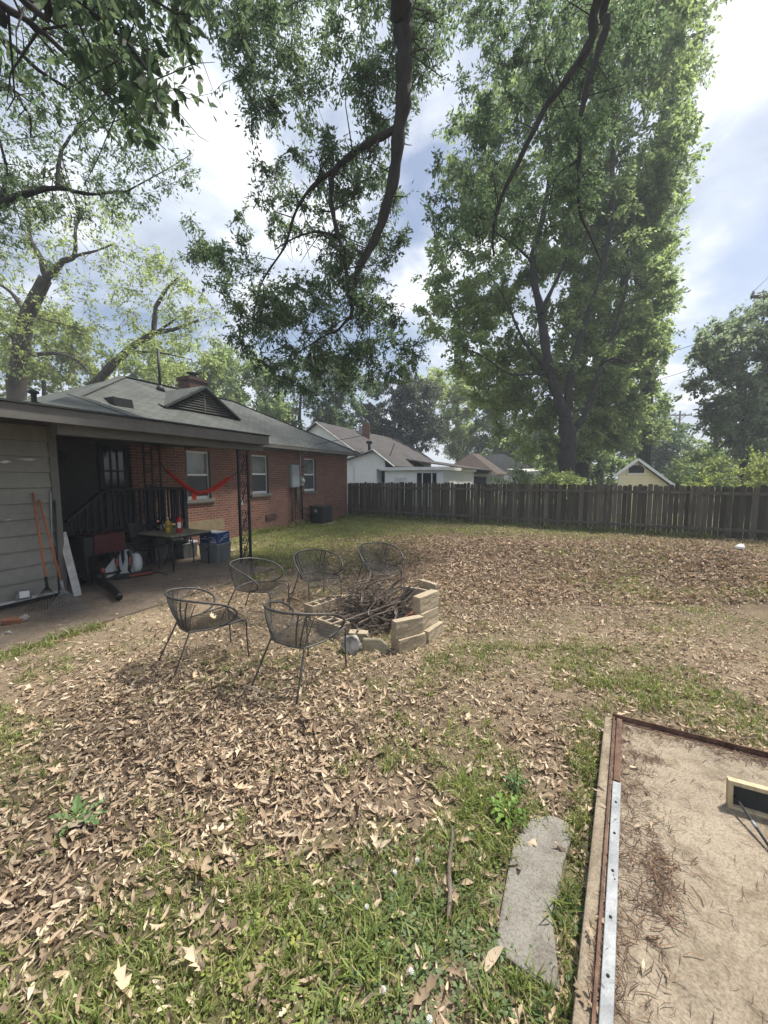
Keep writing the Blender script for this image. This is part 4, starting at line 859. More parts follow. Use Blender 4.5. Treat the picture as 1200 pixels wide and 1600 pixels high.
# ---------------------------------------------------------------- things by the porch
def tote(name, label, cat, a, b, w, d, h, body, lid, yaw=0, hole=True, z=.02):
    t = thing(name, label, cat, AB(a, b, z), HANG+yaw)
    mb = MB(); mb.box((-w/2*.86, -d/2*.86, 0), (w/2*.86, d/2*.86, h-.03), taper=1.12)
    for k in range(4): z_ = .06+k*(h-.14)/3; mb.box((-w/2*.89-.004*k, -d/2*.89-.004*k, z_), (w/2*.89+.004*k, d/2*.89+.004*k, z_+.012))
    mb.build('body', body, t, bevel=.006)
    mb = MB(); mb.box((-w/2, -d/2, h-.045), (w/2, d/2, h), taper=.95); mb.build('lid', lid, t, bevel=.008)
    if hole:
        mb = MB(); mb.prism([(-w/2*.955-.004, .05*math.cos(q), h-.12+.022*math.sin(q)) for q in [k*math.pi/5 for k in range(10)]], (-.006, 0, 0)); mb.build('grip_hole', M['black'], t)
    return t
tote('storage_tote', 'grey plastic storage tote with a blue box on top', 'storage tote', -9.52, 2.28, .46, .52, .42, M['greyplastic'], M['greyplastic'], .12)
t = thing('blue_carton', 'blue and white cardboard carton on the grey tote', 'box', AB(-9.52, 2.28, .44), HANG+.12)
mb = MB(); mb.box((-.19, -.24, 0), (.19, .24, .235)); mb.build('body', M['blue'], t, bevel=.004)
mb = MB(); mb.poly([(-.185, -.235, .2385), (.0, -.23, .2385), (.185, -.2, .2385), (.18, .235, .2385), (-.1, .22, .2385), (-.185, .2, .2385)]); mb.build('top_flap', M['lidgrey'], t)
mb = MB()
for (y0, y1, z0, z1) in [(-.20, -.03, .06, .07), (-.2, -.1, .09, .098), (.02, .20, .10, .112), (-.15, -.02, .13, .14), (.05, .12, .15, .16)]: mb.box((-.193, y0, z0), (-.190, y1, z1))
for k in range(4): mb.box((-.193, -.21+k*.045, .018), (-.190, -.18+k*.045, .045))
for (x0, x1, z0) in [(-.15, -.02, .05), (-.1, .12, .10), (.0, .15, .15)]: mb.bar((x0, -.2425, z0), (x1, -.2425, z0+.03), .003, .008)
mb.build('print_mark', M['lidgrey'], t)
tote('cooler_tote', 'dark grey tote with a pale lid under the folding table', 'storage tote', -9.55, 1.28, .44, .44, .38, M['greyplastic'], M['lidgrey'], .1)
tb = thing('folding_table', 'narrow dark folding table holding a bottle and a red extinguisher', 'table', AB(-10.18, 1.55, .02), HANG)
def tl(px, py): a, b = toAB(G(px, py, .02)); return (a+10.18, -(b-1.55))
lg = [tl(264, 893), tl(301, 887), tl(255, 871), tl(221, 880)]; lx0, lx1 = min(p[0] for p in lg), max(p[0] for p in lg); ly0, ly1 = min(p[1] for p in lg), max(p[1] for p in lg)
mb = MB(); mb.box((lx0-.05, ly0-.05, .70), (lx1+.05, ly1+.05, .725)); mb.build('tabletop', M['slate'], tb, bevel=.006)
mb = MB(); mb.box((lx0-.055, ly0-.055, .672), (lx1+.055, ly0-.03, .70)); mb.box((lx0-.055, ly1+.03, .672), (lx1+.055, ly1+.055, .70)); mb.box((lx0-.055, ly0-.03, .672), (lx0-.03, ly1+.03, .70)); mb.box((lx1+.03, ly0-.03, .672), (lx1+.055, ly1+.03, .70)); mb.build('apron', M['iron'], tb)
for x in (lx0, lx1):
    for y in (ly0, ly1): mb = MB(); mb.tube([(x, y, 0), (x, y, .672)], .014, 8); mb.build('leg', M['iron'], tb, True)
def ontable(px, py): a, b = toAB(G(px, py, .745)); return AB(a, b, .7455)
bt = thing('oil_bottle', 'clear bottle of yellow oil on the folding table', 'bottle', ontable(263, 832), .4)
mb = MB(); mb.lathe([(.05, 0), (.058, .01), (.058, .10), (.056, .105)], 14); mb.build('oil', M['oil'], bt, True)
mb = MB(); mb.lathe([(.056, .105), (.058, .19), (.05, .225), (.022, .26), (.018, .285)], 14); mb.tube(arc([(.05, 0, .20), (.075, 0, .19), (.075, 0, .12), (.056, 0, .10)], 4), .008, 6); mb.build('bottle_top', M['oil'], bt, True)
mb = MB(); mb.lathe([(.02, .285), (.02, .31)], 12); mb.build('cap', M['lidgrey'], bt)
ex = thing('fire_extinguisher', 'red fire extinguisher standing on the folding table', 'extinguisher', ontable(280.5, 832), .9)
mb = MB(); mb.lathe([(.05, 0), (.056, .012), (.056, .27), (.045, .305), (.022, .325), (.018, .34)], 18); mb.build('cylinder', M['redmetal'], ex, True)
mb = MB(); mb.lathe([(.02, .34), (.024, .345), (.024, .375), (.012, .38)], 12); mb.bar((-.01, 0, .385), (.085, 0, .40), .018, .01); mb.bar((-.01, 0, .37), (.075, 0, .36), .016, .008); mb.tube(arc([(-.02, 0, .365), (-.065, 0, .345), (-.07, 0, .24), (-.062, 0, .16)], 5), .009, 6); mb.build('valve', M['black'], ex)
mb = MB(); lp = []
for k in range(7): q = -2.6+k*.2; lp.append((.0575*math.cos(q), .0575*math.sin(q)))
for i in range(6): mb.add([(*lp[i], .10), (*lp[i+1], .10), (*lp[i+1], .22), (*lp[i], .22)], [(0, 1, 2, 3)])
mb.build('instruction_label', M['white'], ex)
jt = thing('glass_jar', 'cloudy jar beside the oil bottle on the folding table', 'jar', ontable(254, 828)); mb = MB(); mb.lathe([(.045, 0), (.05, .01), (.05, .11), (.04, .135)], 12); mb.build('jar_body', M['clear'], jt, True); mb = MB(); mb.lathe([(.042, .135), (.042, .16)], 12); mb.build('lid', M['black'], jt)
o = MB().box((-.09, -.06, 0), (.09, .06, .03), taper=.8).tube([(-.07, 0, .03), (0, .02, .06), (.08, -.01, .03)], .016, 6).build('glove_pair', M['black']); o.location = ontable(242, 829); tag(o, 'small black bundle lying on the folding table', 'gloves')
# sling chairs behind the table
def sling_chair():
    t = thing('sling_chair', 'x', 'chair', group='dark sling chairs behind the table')
    for s in (-1, 1):
        mb = MB(); mb.tube(arc([(s*.26, .26, 0), (s*.26, .24, .42), (s*.26, .16, .445), (s*.25, -.2, .42), (s*.25, -.33, .95)], 4), .012, 6); mb.tube([(s*.25, -.2, .42), (s*.26, -.30, 0)], .012, 6); mb.tube(arc([(s*.26, .2, .445), (s*.29, .2, .62), (s*.29, -.1, .65), (s*.25, -.27, .64)], 4), .012, 6); mb.build('side_frame', M['iron'], t, True)
    mb = MB(); mb.prism([(-.245, .17, .44), (.245, .17, .44), (.245, -.2, .415), (-.245, -.2, .415)], (0, 0, .012)); mb.build('seat', M['darktrim'], t)
    mb = MB(); mb.prism([(-.245, -.205, .44), (.245, -.205, .44), (.245, -.325, .94), (-.245, -.325, .94)], (0, -.012, 0)); mb.build('backrest', M['darktrim'], t); return t
s0 = sling_chair(); s1 = copy_tree(s0)
for o, a, b, yw, l in ((s0, -10.5, .55+1.35-.25, .5, 'dark sling chair at the left end of the folding table'), (s1, -9.85, 1.62, .9, 'dark sling chair behind the oil bottle, its back to the railing')):
    o.location = AB(a, b-.05, .02); o.rotation_euler = (0, 0, HANG+yw+math.pi); o['label'] = l
# dark red box on a stand
t = thing('red_box_cart', 'dark red metal box on a black stand in the porch shade', 'cart', AB(-11.55, 1.72, .02), HANG)
mb = MB(); mb.box((-.22, -.24, .52), (.30, .24, .86)); mb.build('box', M['darkred'], t, bevel=.01)
mb = MB(); mb.box((-.38, -.22, .50), (-.225, .22, .84)); mb.build('side_tray', M['black'], t, bevel=.01)
for x in (-.34, .26):
    for y in (-.2, .2): mb = MB(); mb.box((x-.02, y-.02, 0), (x+.02, y+.02, .52)); mb.build('leg', M['black'], t)
mb = MB(); mb.box((-.42, -.22, .12), (.24, .22, .15)); mb.build('shelf', M['black'], t)
# backpack leaf blower
bl = thing('leaf_blower', 'grey and orange backpack leaf blower lying with its long black tube', 'leaf blower', tuple(G(197, 904, .02)), R(34))
bx = lambda px, py, z: tuple(Matrix.Rotation(-R(34), 3, 'Z') @ Vector(np.array(G(px, py, .02+z))-np.array(G(197, 904, .02))))
def shell(mb, c, s, n=14):
    prof = [(0.05, -1), (.62, -.86), (.93, -.45), (1, 0), (.9, .45), (.6, .83), (.05, 1)]; b = MB(); b.lathe(prof, n); mb.add([(c[0]+v[0]*s[0], c[1]+v[1]*s[1], c[2]+v[2]*s[2]) for v in b.v], b.f)
mb = MB(); mb.prism([(-.17, .05, .03), (.13, .05, .05), (.12, .12, .44), (.05, .14, .50), (-.07, .14, .50), (-.14, .12, .43)], (0, .10, .02)); mb.build('back_frame', M['blowerwhite'], bl, bevel=.03)
mb = MB(); shell(mb, (.17, .18, .24), (.11, .16, .20)); mb.build('fan_housing', M['blowerwhite'], bl, True)
mb = MB(); mb.prism([(-.14, .10, .42), (-.16, .14, .40), (-.42, .02, .08), (-.36, -.04, .04), (-.2, .0, .06)], (.06, .14, .02)); mb.build('elbow', M['blowerwhite'], bl, bevel=.03)
for s, x in ((-1, -.10), (1, .06)):
    mb = MB(); mb.tube(arc([(x, .09, .48), (x+s*.02, .0, .42), (x+s*.015, -.04, .28), (x+s*.0, -.02, .15), (x+s*.06, .03, .06)], 5), [.035]*10+[.028]*6+[.02]*5, 7); h = mb.build('shoulder_strap', M['black'], bl, True)
    mb = MB(); mb.bar((x+s*.022, -.047, .40), (x+s*.018, -.082, .27), .03, .012, (0, 1, 0)); mb.build('strap_pad', M['blowerred'], h)
mb = MB(); mb.prism([(-.2, -.06, .0), (.42, .02, .0), (.46, .08, .02), (.30, .14, .0), (-.15, .12, .0)], (0, 0, .09)); mb.build('base', M['black'], bl, bevel=.02)
mb = MB(); mb.bar((.06, -.03, .05), (.43, .015, .055), .02, .03); mb.build('base_trim', M['blowerred'], bl)
e = bx(186, 932, .08); m_ = bx(148, 906, .10); pts = arc([(-.34, .06, .07), (m_[0]+.06, m_[1]+.06, .12), (m_[0], m_[1]-.02, .11), (m_[0]+.06, m_[1]-.14, .10), ((m_[0]+e[0])/2+.05, (m_[1]+e[1])/2-.02, .09), (e[0], e[1], .07)], 8)
rad = [.062+(.006 if k % 2 else 0) if k < 22 else .062 for k in range(len(pts)-8)]+[.058-.001*k for k in range(8)]
mb = MB(); mb.tube(pts, rad, 12, True); mb.build('blower_tube', M['black'], bl, True)
mb = MB(); mb.tube(arc([(-.36, .02, .2), (-.30, -.06, .16), (-.36, -.1, .08), (-.28, -.14, .03)], 5), .007, 5); mb.lathe([(.03, .0), (.035, .05), (.03, .11)], 8, (-.34, .0, .14)); mb.build('throttle_handle', M['blowerred'], bl, True)
mb = MB(); mb.tube(arc([(.42, .1, .012), (.52, .2, .012), (.60, .0, .012), (.66, -.12, .012), (.60, -.2, .012)], 5), .006, 5); mb.build('cord', M['black'], bl, True)
# rakes and poles leaning on the storage wall, white board at the corner
def onwall(px, py, b): a, z = VLp(px, py, b); return Vector(AB(a, b, z))
def rake(label, top, foot, headpx, m, tines, wid, cat='rake'):
    T_ = onwall(*top, 2.215); B_ = onwall(foot[0], foot[1], 2.62); Hh = Vector(G(*headpx, .02)); t = thing('leaf_rake', label, cat, tuple(Hh), 0, 'leaf rakes against the storage wall'); L = lambda v: tuple(Vector(v)-Hh)
    mb = MB(); mb.tube([L(B_), L(T_)], .0135, 8); mb.build('handle', M['orange'], t, True)
    mb = MB(); d = (T_-B_).normalized(); mb.tube([L(B_-d*.06), L(B_+d*.10)], .019, 8); mb.build('ferrule', m, t, True)
    mb = MB(); fw = (Hh-B_).normalized(); sd_ = fw.cross(Vector((0, 0, 1))).normalized(); up = sd_.cross(fw)
    for k in range(tines):
        q = k/(tines-1)*2-1; e = Hh+sd_*q*wid; mid = B_.lerp(e, .8)+sd_*q*.02; p3 = e-fw*.0+Vector((0, 0, .0)); mb.tube([L(B_-d*.03), L(mid), L(p3+Vector((0, 0, .03))), L(p3-up*.02)], .0028, 4)
    mb.bar(L(B_.lerp(Hh-sd_*wid, .55)), L(B_.lerp(Hh+sd_*wid, .55)), .012, .003); mb.build('tine_fan', m, t); return t
rake('orange handled rake with a black tine fan on the storage wall', (51, 770), (73, 912), (72, 953), M['black'], 14, .22)
rake('orange handled rake with a silver socket nearest the corner post', (61, 781), (98, 917), (107, 958), M['galv'], 16, .24)
def polething(name, label, top, foot, r, m, cat='pole', group=None):
    T_ = onwall(*top, 2.222); B_ = Vector(G(*foot, .02)); mb = MB(); mb.tube([(0, 0, .0), tuple(T_-B_)], r, 8); o = mb.build(name, m, None, True); o.location = B_; return tag(o, label, cat, group)
polething('grey_pole', 'thin grey pole leaning between the rakes and the corner post', (79, 768), (84, 933), .011, M['panelgrey'])
polething('garden_stake', 'darker grey handle leaning right beside the corner post', (85, 782), (93, 935), .013, M['darktrim'], 'pole')
a, b_ = onwall(97, 832, 2.16), Vector(G(122, 931, .02)); mb = MB(); mb.bar((0, 0, 0), tuple(a-b_), .10, .03, (.4, -1, 0)); o = mb.build('white_board', M['dirtywhite'], bevel=.003); o.location = b_; tag(o, 'white painted board leaning against the corner post of the carport', 'board')
g = Vector(onwall(37, 938, 2.30)); o = MB().box((-.10, -.03, -.07), (.10, .03, .07), taper=.8).build('clear_bag', M['greyplastic'], bevel=.02); o.location = (g.x, g.y, .20); o.rotation_euler = (-.15, .1, HANG); lb_ = MB().box((-.055, -.034, -.045), (.06, -.030, .05)).build('bag_label', M['white'], o); tag(o, 'small dark packet with a white label on the wall base trim', 'packet')
def brick(px, py, label, yaw, m='brickred', s=(.1, .05, .032), nm='loose_brick', cat='brick', grp=None):
    o = MB().box((-s[0], -s[1], 0), (s[0], s[1], 2*s[2])).build(nm, M[m], bevel=.008); g = G(px, py, .02); o.location = g; o.rotation_euler = (.05, .08, yaw); return tag(o, label, cat, grp)
brick(20, 974, 'loose red brick on the patio under the storage wall', .5)
rock('white lump of broken concrete beside the loose brick', 'rubble', 'rubble_lump', *G(36, 966, .06), (.07, .06, .06), 4, M['rock'])
rock('small pale stone chip on the patio edge', 'stone', 'stone_chip', *G(12, 988, .03), (.07, .03, .025), 6, M['rock'])
o = MB().prism([(-.16, -.1, 0), (.14, -.12, 0), (.18, .05, 0), (.02, .12, 0), (-.14, .08, 0)], (0, 0, .04)).build('flat_stone', M['block'], bevel=.006); g = G(356, 862, 0); o.location = (g[0], g[1], .015); tag(o, 'flat pale stone on the grass beside the grey tote', 'stone')
t = thing('cinder_seat', 'x', 'x') if False else None
# hammock slung from the trellis to the column
hm = thing('red_hammock', 'red cloth hammock slung between the iron trellis and the column', 'hammock', AB(-9.9, 1.4, .742))
def HP(px, py, b): a, z = VLp(px, py, b); q = AB(a, b, z); return np.array(q)-np.array(hm.location)
anchors = [HP(258, 735, 1.25), HP(275, 750, 1.5), HP(297, 765, 1.85), HP(312, 770, 2.05), HP(335, 764, 2.4), HP(352, 753, 2.65), HP(361, 745, 2.82)]
ctr = arc(anchors, 6); mb = MB(); nn = len(ctr)
vs, fs = [], []
for i, c in enumerate(ctr):
    t = i/(nn-1); w = .02+.16*math.sin(math.pi*t)**.8; dp = .02+.06*math.sin(math.pi*t)
    for k in range(9):
        q = k/8*math.pi; vs.append((c.x+N[0]*math.cos(q)*w*.6, c.y+N[1]*math.cos(q)*w*.6, c.z-math.sin(q)*dp+.035+.012*math.sin(k*2.1+i*.35)))
for i in range(nn-1):
    for k in range(8): fs.append((i*9+k, i*9+k+1, (i+1)*9+k+1, (i+1)*9+k))
mb.add(vs, fs); cl = mb.build('sling', M['red'], hm, True); s_ = cl.modifiers.new('solid', 'SOLIDIFY'); s_.thickness = .006
q = HP(303, 768, 1.9); u3 = Vector((U[0], U[1], 0)); mb = MB(); p = Vector(q); mb.add([p-u3*.05+Vector((0, 0, .03)), p+u3*.06+Vector((0, 0, .03)), p+u3*.055-Vector((0, 0, .2)), p-u3*.04-Vector((0, 0, .17))], [(0, 1, 2, 3)]); fl2 = mb.build('stuff_pouch', M['red'], hm); s_ = fl2.modifiers.new('solid', 'SOLIDIFY'); s_.thickness = .02
mb = MB(); L_ = Vector(AB(-9.92, 1.12, 2.25))-hm.location; mb.tube([tuple(L_), tuple(anchors[0])], .008, 5); R_2 = Vector(AB(-9.43, 2.97, 2.02))-hm.location; mb.tube([tuple(anchors[-1]), tuple(R_2)], .008, 5); mb.build('rope', M['black'], hm)
# air conditioner
ac = thing('air_conditioner', 'dark grey air conditioning unit against the brick wall', 'air conditioner', AB(-2.72, .42, 0), HANG)
mb = MB(); mb.box((-.46, -.38, -.02), (.46, .38, .05)); mb.build('pad', M['block'], ac)
mb = MB(); mb.box((-.36, -.30, .05), (.36, .30, .70)); mb.build('body', M['acgrey'], ac, bevel=.05)
mb = MB()
for k in range(16): z = .10+k*.036; mb.box((-.367, -.24, z), (-.361, .24, z+.012)); mb.box((-.3, -.307, z), (.3, -.301, z+.012))
mb.build('louvre', M['darktrim'], ac)
mb = MB(); mb.box((-.38, -.32, .70), (.38, .32, .745)); mb.build('top_cover', M['acgrey'], ac, bevel=.02)
mb = MB(); mb.box((-.372, -.05, .50), (-.368, .08, .62)); mb.build('rating_plate', M['panelgrey'], ac)
# white litter by the fence, stick, screen frame on the pad
o = MB().lathe([(.05, -.09), (.06, .0), (.07, .09), (.066, .092), (.05, -.05)], 14).build('foam_cup', M['white'], None, True); g = G(1152, 879); o.location = (g[0], g[1], gzs(g[0], g[1])+.10); o.rotation_euler = (0, R(82), .3); tag(o, 'white foam cup lying on the leaves near the fence', 'cup')
st_ = Vector(G(700, 1432, .03)); en = Vector(G(706, 1290, .05)); mb = MB(); mb.tube([(st_-st_)+(en-st_)*t+Vector((.006*math.sin(t*9), .0, .008*math.sin(t*6))) for t in [k/9 for k in range(10)]], [.008, .009, .0085, .010, .008, .0075, .007, .007, .006, .005], 7); o = mb.build('stick', M['twig']); o.location = st_; tag(o, 'straight grey stick lying on the grass near the concrete path', 'stick')
fr_ = thing('screen_frame', 'pale wooden framed panel with dark backing standing on the concrete pad', 'frame', tuple(G(1137, 1262, .09)), 0)
base = Vector(G(1137, 1262, .09)); dx = Vector(tuple(G(1260, 1298, .09)))-base; dx.z = 0; dx.normalize(); hh = .15; bk = Vector((-dx.y, dx.x, 0)); up = (Vector((0, 0, 1))+bk*.12).normalized(); Lw = .62
def fp(s, h, d=0): return tuple(dx*s+up*h+bk*d)
mb = MB(); mb.prism([fp(0, hh-.022), fp(Lw, hh-.022), fp(Lw, hh), fp(0, hh)], bk*.035); mb.prism([fp(0, 0), fp(Lw, 0), fp(Lw, .014), fp(0, .014)], bk*.035); mb.prism([fp(0, .014), fp(.022, .014), fp(.022, hh-.022), fp(0, hh-.022)], bk*.035); mb.prism([fp(Lw-.022, .014), fp(Lw, .014), fp(Lw, hh-.022), fp(Lw-.022, hh-.022)], bk*.035); mb.build('wood_frame', M['paleWood'], fr_, bevel=.002)
mb = MB(); mb.prism([fp(.022, .014, .024), fp(Lw-.022, .014, .024), fp(Lw-.022, hh-.022, .024), fp(.022, hh-.022, .024)], bk*.006); mb.build('backing', M['darktrim'], fr_)
rd = thing('metal_rod', 'thin dark metal rod propped from the pale frame onto the pad', 'rod', tuple(G(1215, 1342, .10)), 0); p0 = Vector(G(1215, 1342, .10)); mb = MB(); mb.tube([(0, 0, 0), tuple(Vector(G(1148, 1243, .16))-p0)], .0065, 8); mb.build('shaft', M['darktrim'], rd, True); mb = MB(); mb.tube([tuple((Vector(G(1148, 1243, .16))-p0)*.45), tuple((Vector(G(1148, 1243, .16))-p0)*.56)], .0085, 8); mb.build('collar', M['galv'], rd, True)
# weeds: toothed rosette leaves
def weed(label, px, py, nl, L, h, seed, col, stem=0):
    rr = random.Random(seed); g = G(px, py, 0); t = thing('weed_plant', label, 'weed', (g[0], g[1], gzs(g[0], g[1])), 0); mb = MB()
    for k in range(nl):
        a = k*2.4+rr.uniform(-.3, .3); ll = L*rr.uniform(.7, 1.15); n = 9; vs = []; lift = rr.uniform(.25, .8)*h
        for i in range(n):
            q = i/(n-1); w = ll*(.03+.13*math.sin(math.pi*min(1, q*.9+.08)))*(1 if i % 2 else .45); r = ll*q*.92; z = lift*math.sin(q*2.3); x, y = r*math.cos(a), r*math.sin(a)
            vs += [(x-math.sin(a)*w, y+math.cos(a)*w, z+.01), (x, y, z), (x+math.sin(a)*w, y-math.cos(a)*w, z+.01)]
        fs = []
        for i in range(n-1): b = 3*i; fs += [(b, b+1, b+4, b+3), (b+1, b+2, b+5, b+4)]
        mb.add(vs, fs)
    m = pm('weed_leaf', v2(col, .25), 20, rough=.5, bp=.1); mb.build('leaf_rosette', m, t)
    if stem:
        mb = MB()
        mb.tube(arc([(0, 0, 0), (.01, .01, stem*.5), (-.005, .02, stem)], 4), .0035, 5)
        for k in range(14):
            z = stem*(.15+.8*k/14); a = k*2.4; l_ = .05*(1.2-k/14); mb.add([(0, .01, z), (l_*.5*math.cos(a+.25), l_*.5*math.sin(a+.25)+.01, z+.02), (l_*math.cos(a), l_*math.sin(a)+.01, z+.015), (l_*.5*math.cos(a-.25), l_*.5*math.sin(a-.25)+.01, z+.02)], [(0, 1, 2, 3)])
        mb.build('stem', m, t)
    return t
weed('pale green toothed thistle alone among dry leaves', 118, 1285, 7, .17, .06, 2, (.12, .20, .07))
weed('bright toothed weed rosette at the head of the concrete path', 792, 1275, 11, .13, .10, 3, (.15, .24, .05))
weed('tall slender weed with a leafy upright stem above the toothed rosette', 806, 1235, 8, .10, .08, 5, (.10, .17, .06), .20)
weed('small weed growing between the path and the pad track', 897, 1425, 8, .06, .05, 7, (.10, .18, .05))
weed('young weed against the brick wall left of the cables', 427, 822, 9, .28, .40, 8, (.07, .10, .05), .38)
weed('young weed against the brick wall under the electric panel', 456, 815, 9, .25, .36, 9, (.08, .12, .06), .34)
# white clover heads
def bloom(px, py, h):
    t = thing('clover_flower', 'x', 'flower', (0, 0, 0), 0, 'white clover flowers'); g = G(px, py, h); t.location = (g[0], g[1], gzs(g[0], g[1])); rr = random.Random(px)
    mb = MB(); mb.tube([(0, 0, 0), (.004, .003, h*.5), (0, 0, h)], .0013, 4); mb.build('stalk', M['leafgreen'], t)
    mb = MB()
    for k in range(46):
        z = 1-2*(k+.5)/46; a = k*2.4; r = math.sqrt(1-z*z); d = Vector((r*math.cos(a), r*math.sin(a), z)); mb.tube([Vector((0, 0, h))+d*.003, Vector((0, 0, h))+d*.0105], [.0016, .0011], 4)
    mb.build('flower_head', M['white'], t); return t
M['leafgreen'] = pm('stalk_green', v2((.10, .16, .05), .2), 20, rough=.6, bp=0)
for px, py, l in [(573, 1417, 'white clover flower at the left edge of the clover patch'), (642, 1517, 'white clover flower below the clover patch'), (599, 1545, 'white clover flower left of the lowest clover'), (671, 1592, 'white clover flower at the very bottom of the lawn'), (652, 1343, 'white clover flower above the clover beside the stick'), (617, 1362, 'white clover flower among dry leaves left of the stick')]:
    bloom(px, py, .055)['label'] = l
# ---------------------------------------------------------------- neighbouring houses, poles and wires
def uv(k, su, sn, z): return (k[0]+su*U[0]+sn*N[0], k[1]+su*U[1]+sn*N[1], z)
def local(t, P): L = Vector(t.location); return [tuple(Vector(p)-L) for p in P]
def face_solid(P, th): return MB().prism(P, th)
K = Y(692, 745, 24); K[2] = 0
wh = thing('white_house', 'white sided house with brown roof behind the fence', 'house', (K[0], K[1], 0), 0)
q = lambda su, sn, z: tuple(Vector(uv(K, su, sn, z))-Vector(wh.location))
mb = MB()
def wallq(mb, s0, n0, s1, n1, z0, z1, th): mb.prism([q(s0, n0, z0), q(s1, n1, z0), q(s1, n1, z1), q(s0, n0, z1)], th)
u3 = Vector((U[0], U[1], 0)); n3 = Vector((N[0], N[1], 0))
def box_uv(s0, s1, n0, n1, z0, z1): return [q(s0, n0, z0), q(s1, n0, z0), q(s1, n1, z0), q(s0, n1, z0)], Vector((0, 0, z1-z0))
# sunroom
mb.prism(*box_uv(0, 8.2, -4.0, 0, 0, 2.32)); mb.prism([q(0, -7.0, 0), q(0, -4.62, 0), q(0, -4.62, 2.42), q(0, -4.0, 2.42), q(0, -4.0, 3.12), q(0, -4.75, 3.66), q(0, -7.0, 3.02)], u3*4); mb.prism(*box_uv(.9, 4, -4.62, -4.0, 0, 2.4)); mb.build('wall', M['whiteboard'], wh)
mb = MB(); mb.prism(*box_uv(-.25, 8.4, -4.3, .25, 2.32, 2.52)); mb.build('fascia', M['white'], wh)
mb = MB(); mb.prism(*box_uv(-.03, .0, -1.75, -.35, 1.45, 2.18)); f = mb.build('window', M['white'], wh)
for a0, a1 in ((-1.70, -1.38), (-1.30, -.75), (-.67, -.40)): m2 = MB(); m2.prism(*box_uv(-.045, -.031, a0, a1, 1.49, 2.14)); m2.build('pane', M['darkglass'], f)
mb = MB(); mb.prism(*box_uv(.86, .90, -4.6, -4.02, .2, 2.3)); mb.build('door', M['darkglass'], wh)
mb = MB(); mb.prism(*box_uv(-.02, .0, -3.3, -2.4, 1.2, 1.85)); mb.build('crawl_panel', M['lidgrey'], wh)
mb = MB(); mb.tube([q(-.05, -6.4, 0), q(-.05, -6.4, 2.6), q(-.2, -6.6, 2.9)], .06, 6); mb.build('downspout', M['white'], wh); mb = MB(); mb.tube([q(7.9, .12, 0), q(7.9, .12, 2.2), q(7.6, .3, 2.35)], .05, 6); mb.build('downspout', M['white'], wh)
# gable wing roof, main gable and roof
mb = MB(); mb.prism([q(-.25, -7.6, 2.95), q(-.25, -4.75, 3.75), q(-.25, -3.2, 2.62), q(-.25, -3.25, 2.52), q(-.25, -4.75, 3.62), q(-.25, -7.6, 2.85)], u3*6); rw = mb.build('wing_roof', M['brownshingle'], wh)
mb = MB(); mb.bar(q(-.28, -4.75, 3.70), q(-.28, -3.2, 2.57), .06, .16, (-U[0], -U[1], 0)); mb.build('verge_board', M['dirtywhite'], wh); mb = MB(); mb.bar(q(-.28, -4.75, 3.70), q(-.28, -7.6, 2.9), .05, .12, (-U[0], -U[1], 0)); mb.build('verge_board', M['dirtywhite'], wh)
Pk = Y(497, 660, 30); mu = Vector(Pk)-Vector(uv(K, 0, 0, 0)); ms, mn = float(mu.dot(u3)), float(mu.dot(n3)); mz = Pk[2]
g0 = [q(ms, mn-4.0, 0), q(ms, mn+3.4, 0), q(ms, mn+3.4, mz-2.25), q(ms, mn, mz-.05), q(ms, mn-4.0, mz-2.6)]
mb = MB(); mb.prism(g0, u3*17); mb.build('gable_wall', M['whiteboard'], wh)
mb = MB(); mb.prism([q(ms-.3, mn, mz+.05), q(ms-.3, mn+3.7, mz-2.38), q(ms-.3, mn+3.7, mz-2.50), q(ms-.3, mn, mz-.07), q(ms-.3, mn-4.2, mz-2.75), q(ms-.3, mn-4.2, mz-2.63)], u3*17.6); mr = mb.build('roof', M['brownshingle'], wh)
mb = MB(); mb.bar(q(ms-.33, mn, mz-.02), q(ms-.33, mn+3.7, mz-2.46), .05, .16, (-U[0], -U[1], 0)); mb.build('verge_board', M['dirtywhite'], wh); mb = MB(); mb.bar(q(ms-.33, mn, mz-.02), q(ms-.33, mn-4.2, mz-2.71), .05, .16, (-U[0], -U[1], 0)); mb.build('verge_board', M['dirtywhite'], wh)
mb = MB(); mb.prism([q(ms+2, mn+3.5, mz-2.35), q(ms+2, .35, 2.56), q(ms+2, .35, 2.50), q(ms+2, mn+3.5, mz-2.5)], u3*15); mb.build('porch_roof', M['brownshingle'], wh)
for px, py, w, h, m, nm in ((564, 672, .22, .9, M['panelgrey'], 'flue'), (572, 668, .32, .75, M['brick'], 'chimney')):
    c_ = Y(px, py, 35); L = Vector(c_)-Vector(wh.location); mb = MB(); mb.box((L.x-w, L.y-w, L.z-1.3), (L.x+w, L.y+w, L.z+.35)); mb.build(nm, m, mr)
c_ = Y(577, 697, 29); L = Vector(c_)-Vector(wh.location); mb = MB(); mb.lathe([(.1, -.6), (.1, .15), (.22, .18), (.22, .35), (.05, .42)], 10, L); mb.build('vent_pipe', M['black'], wh)
c_ = Y(611, 703, 27); L = Vector(c_)-Vector(wh.location); mb = MB(); mb.tube([L-Vector((.12, 0, .5)), L+Vector((.25, 0, .45))], .03, 5); mb.build('antenna_mast', M['black'], wh)
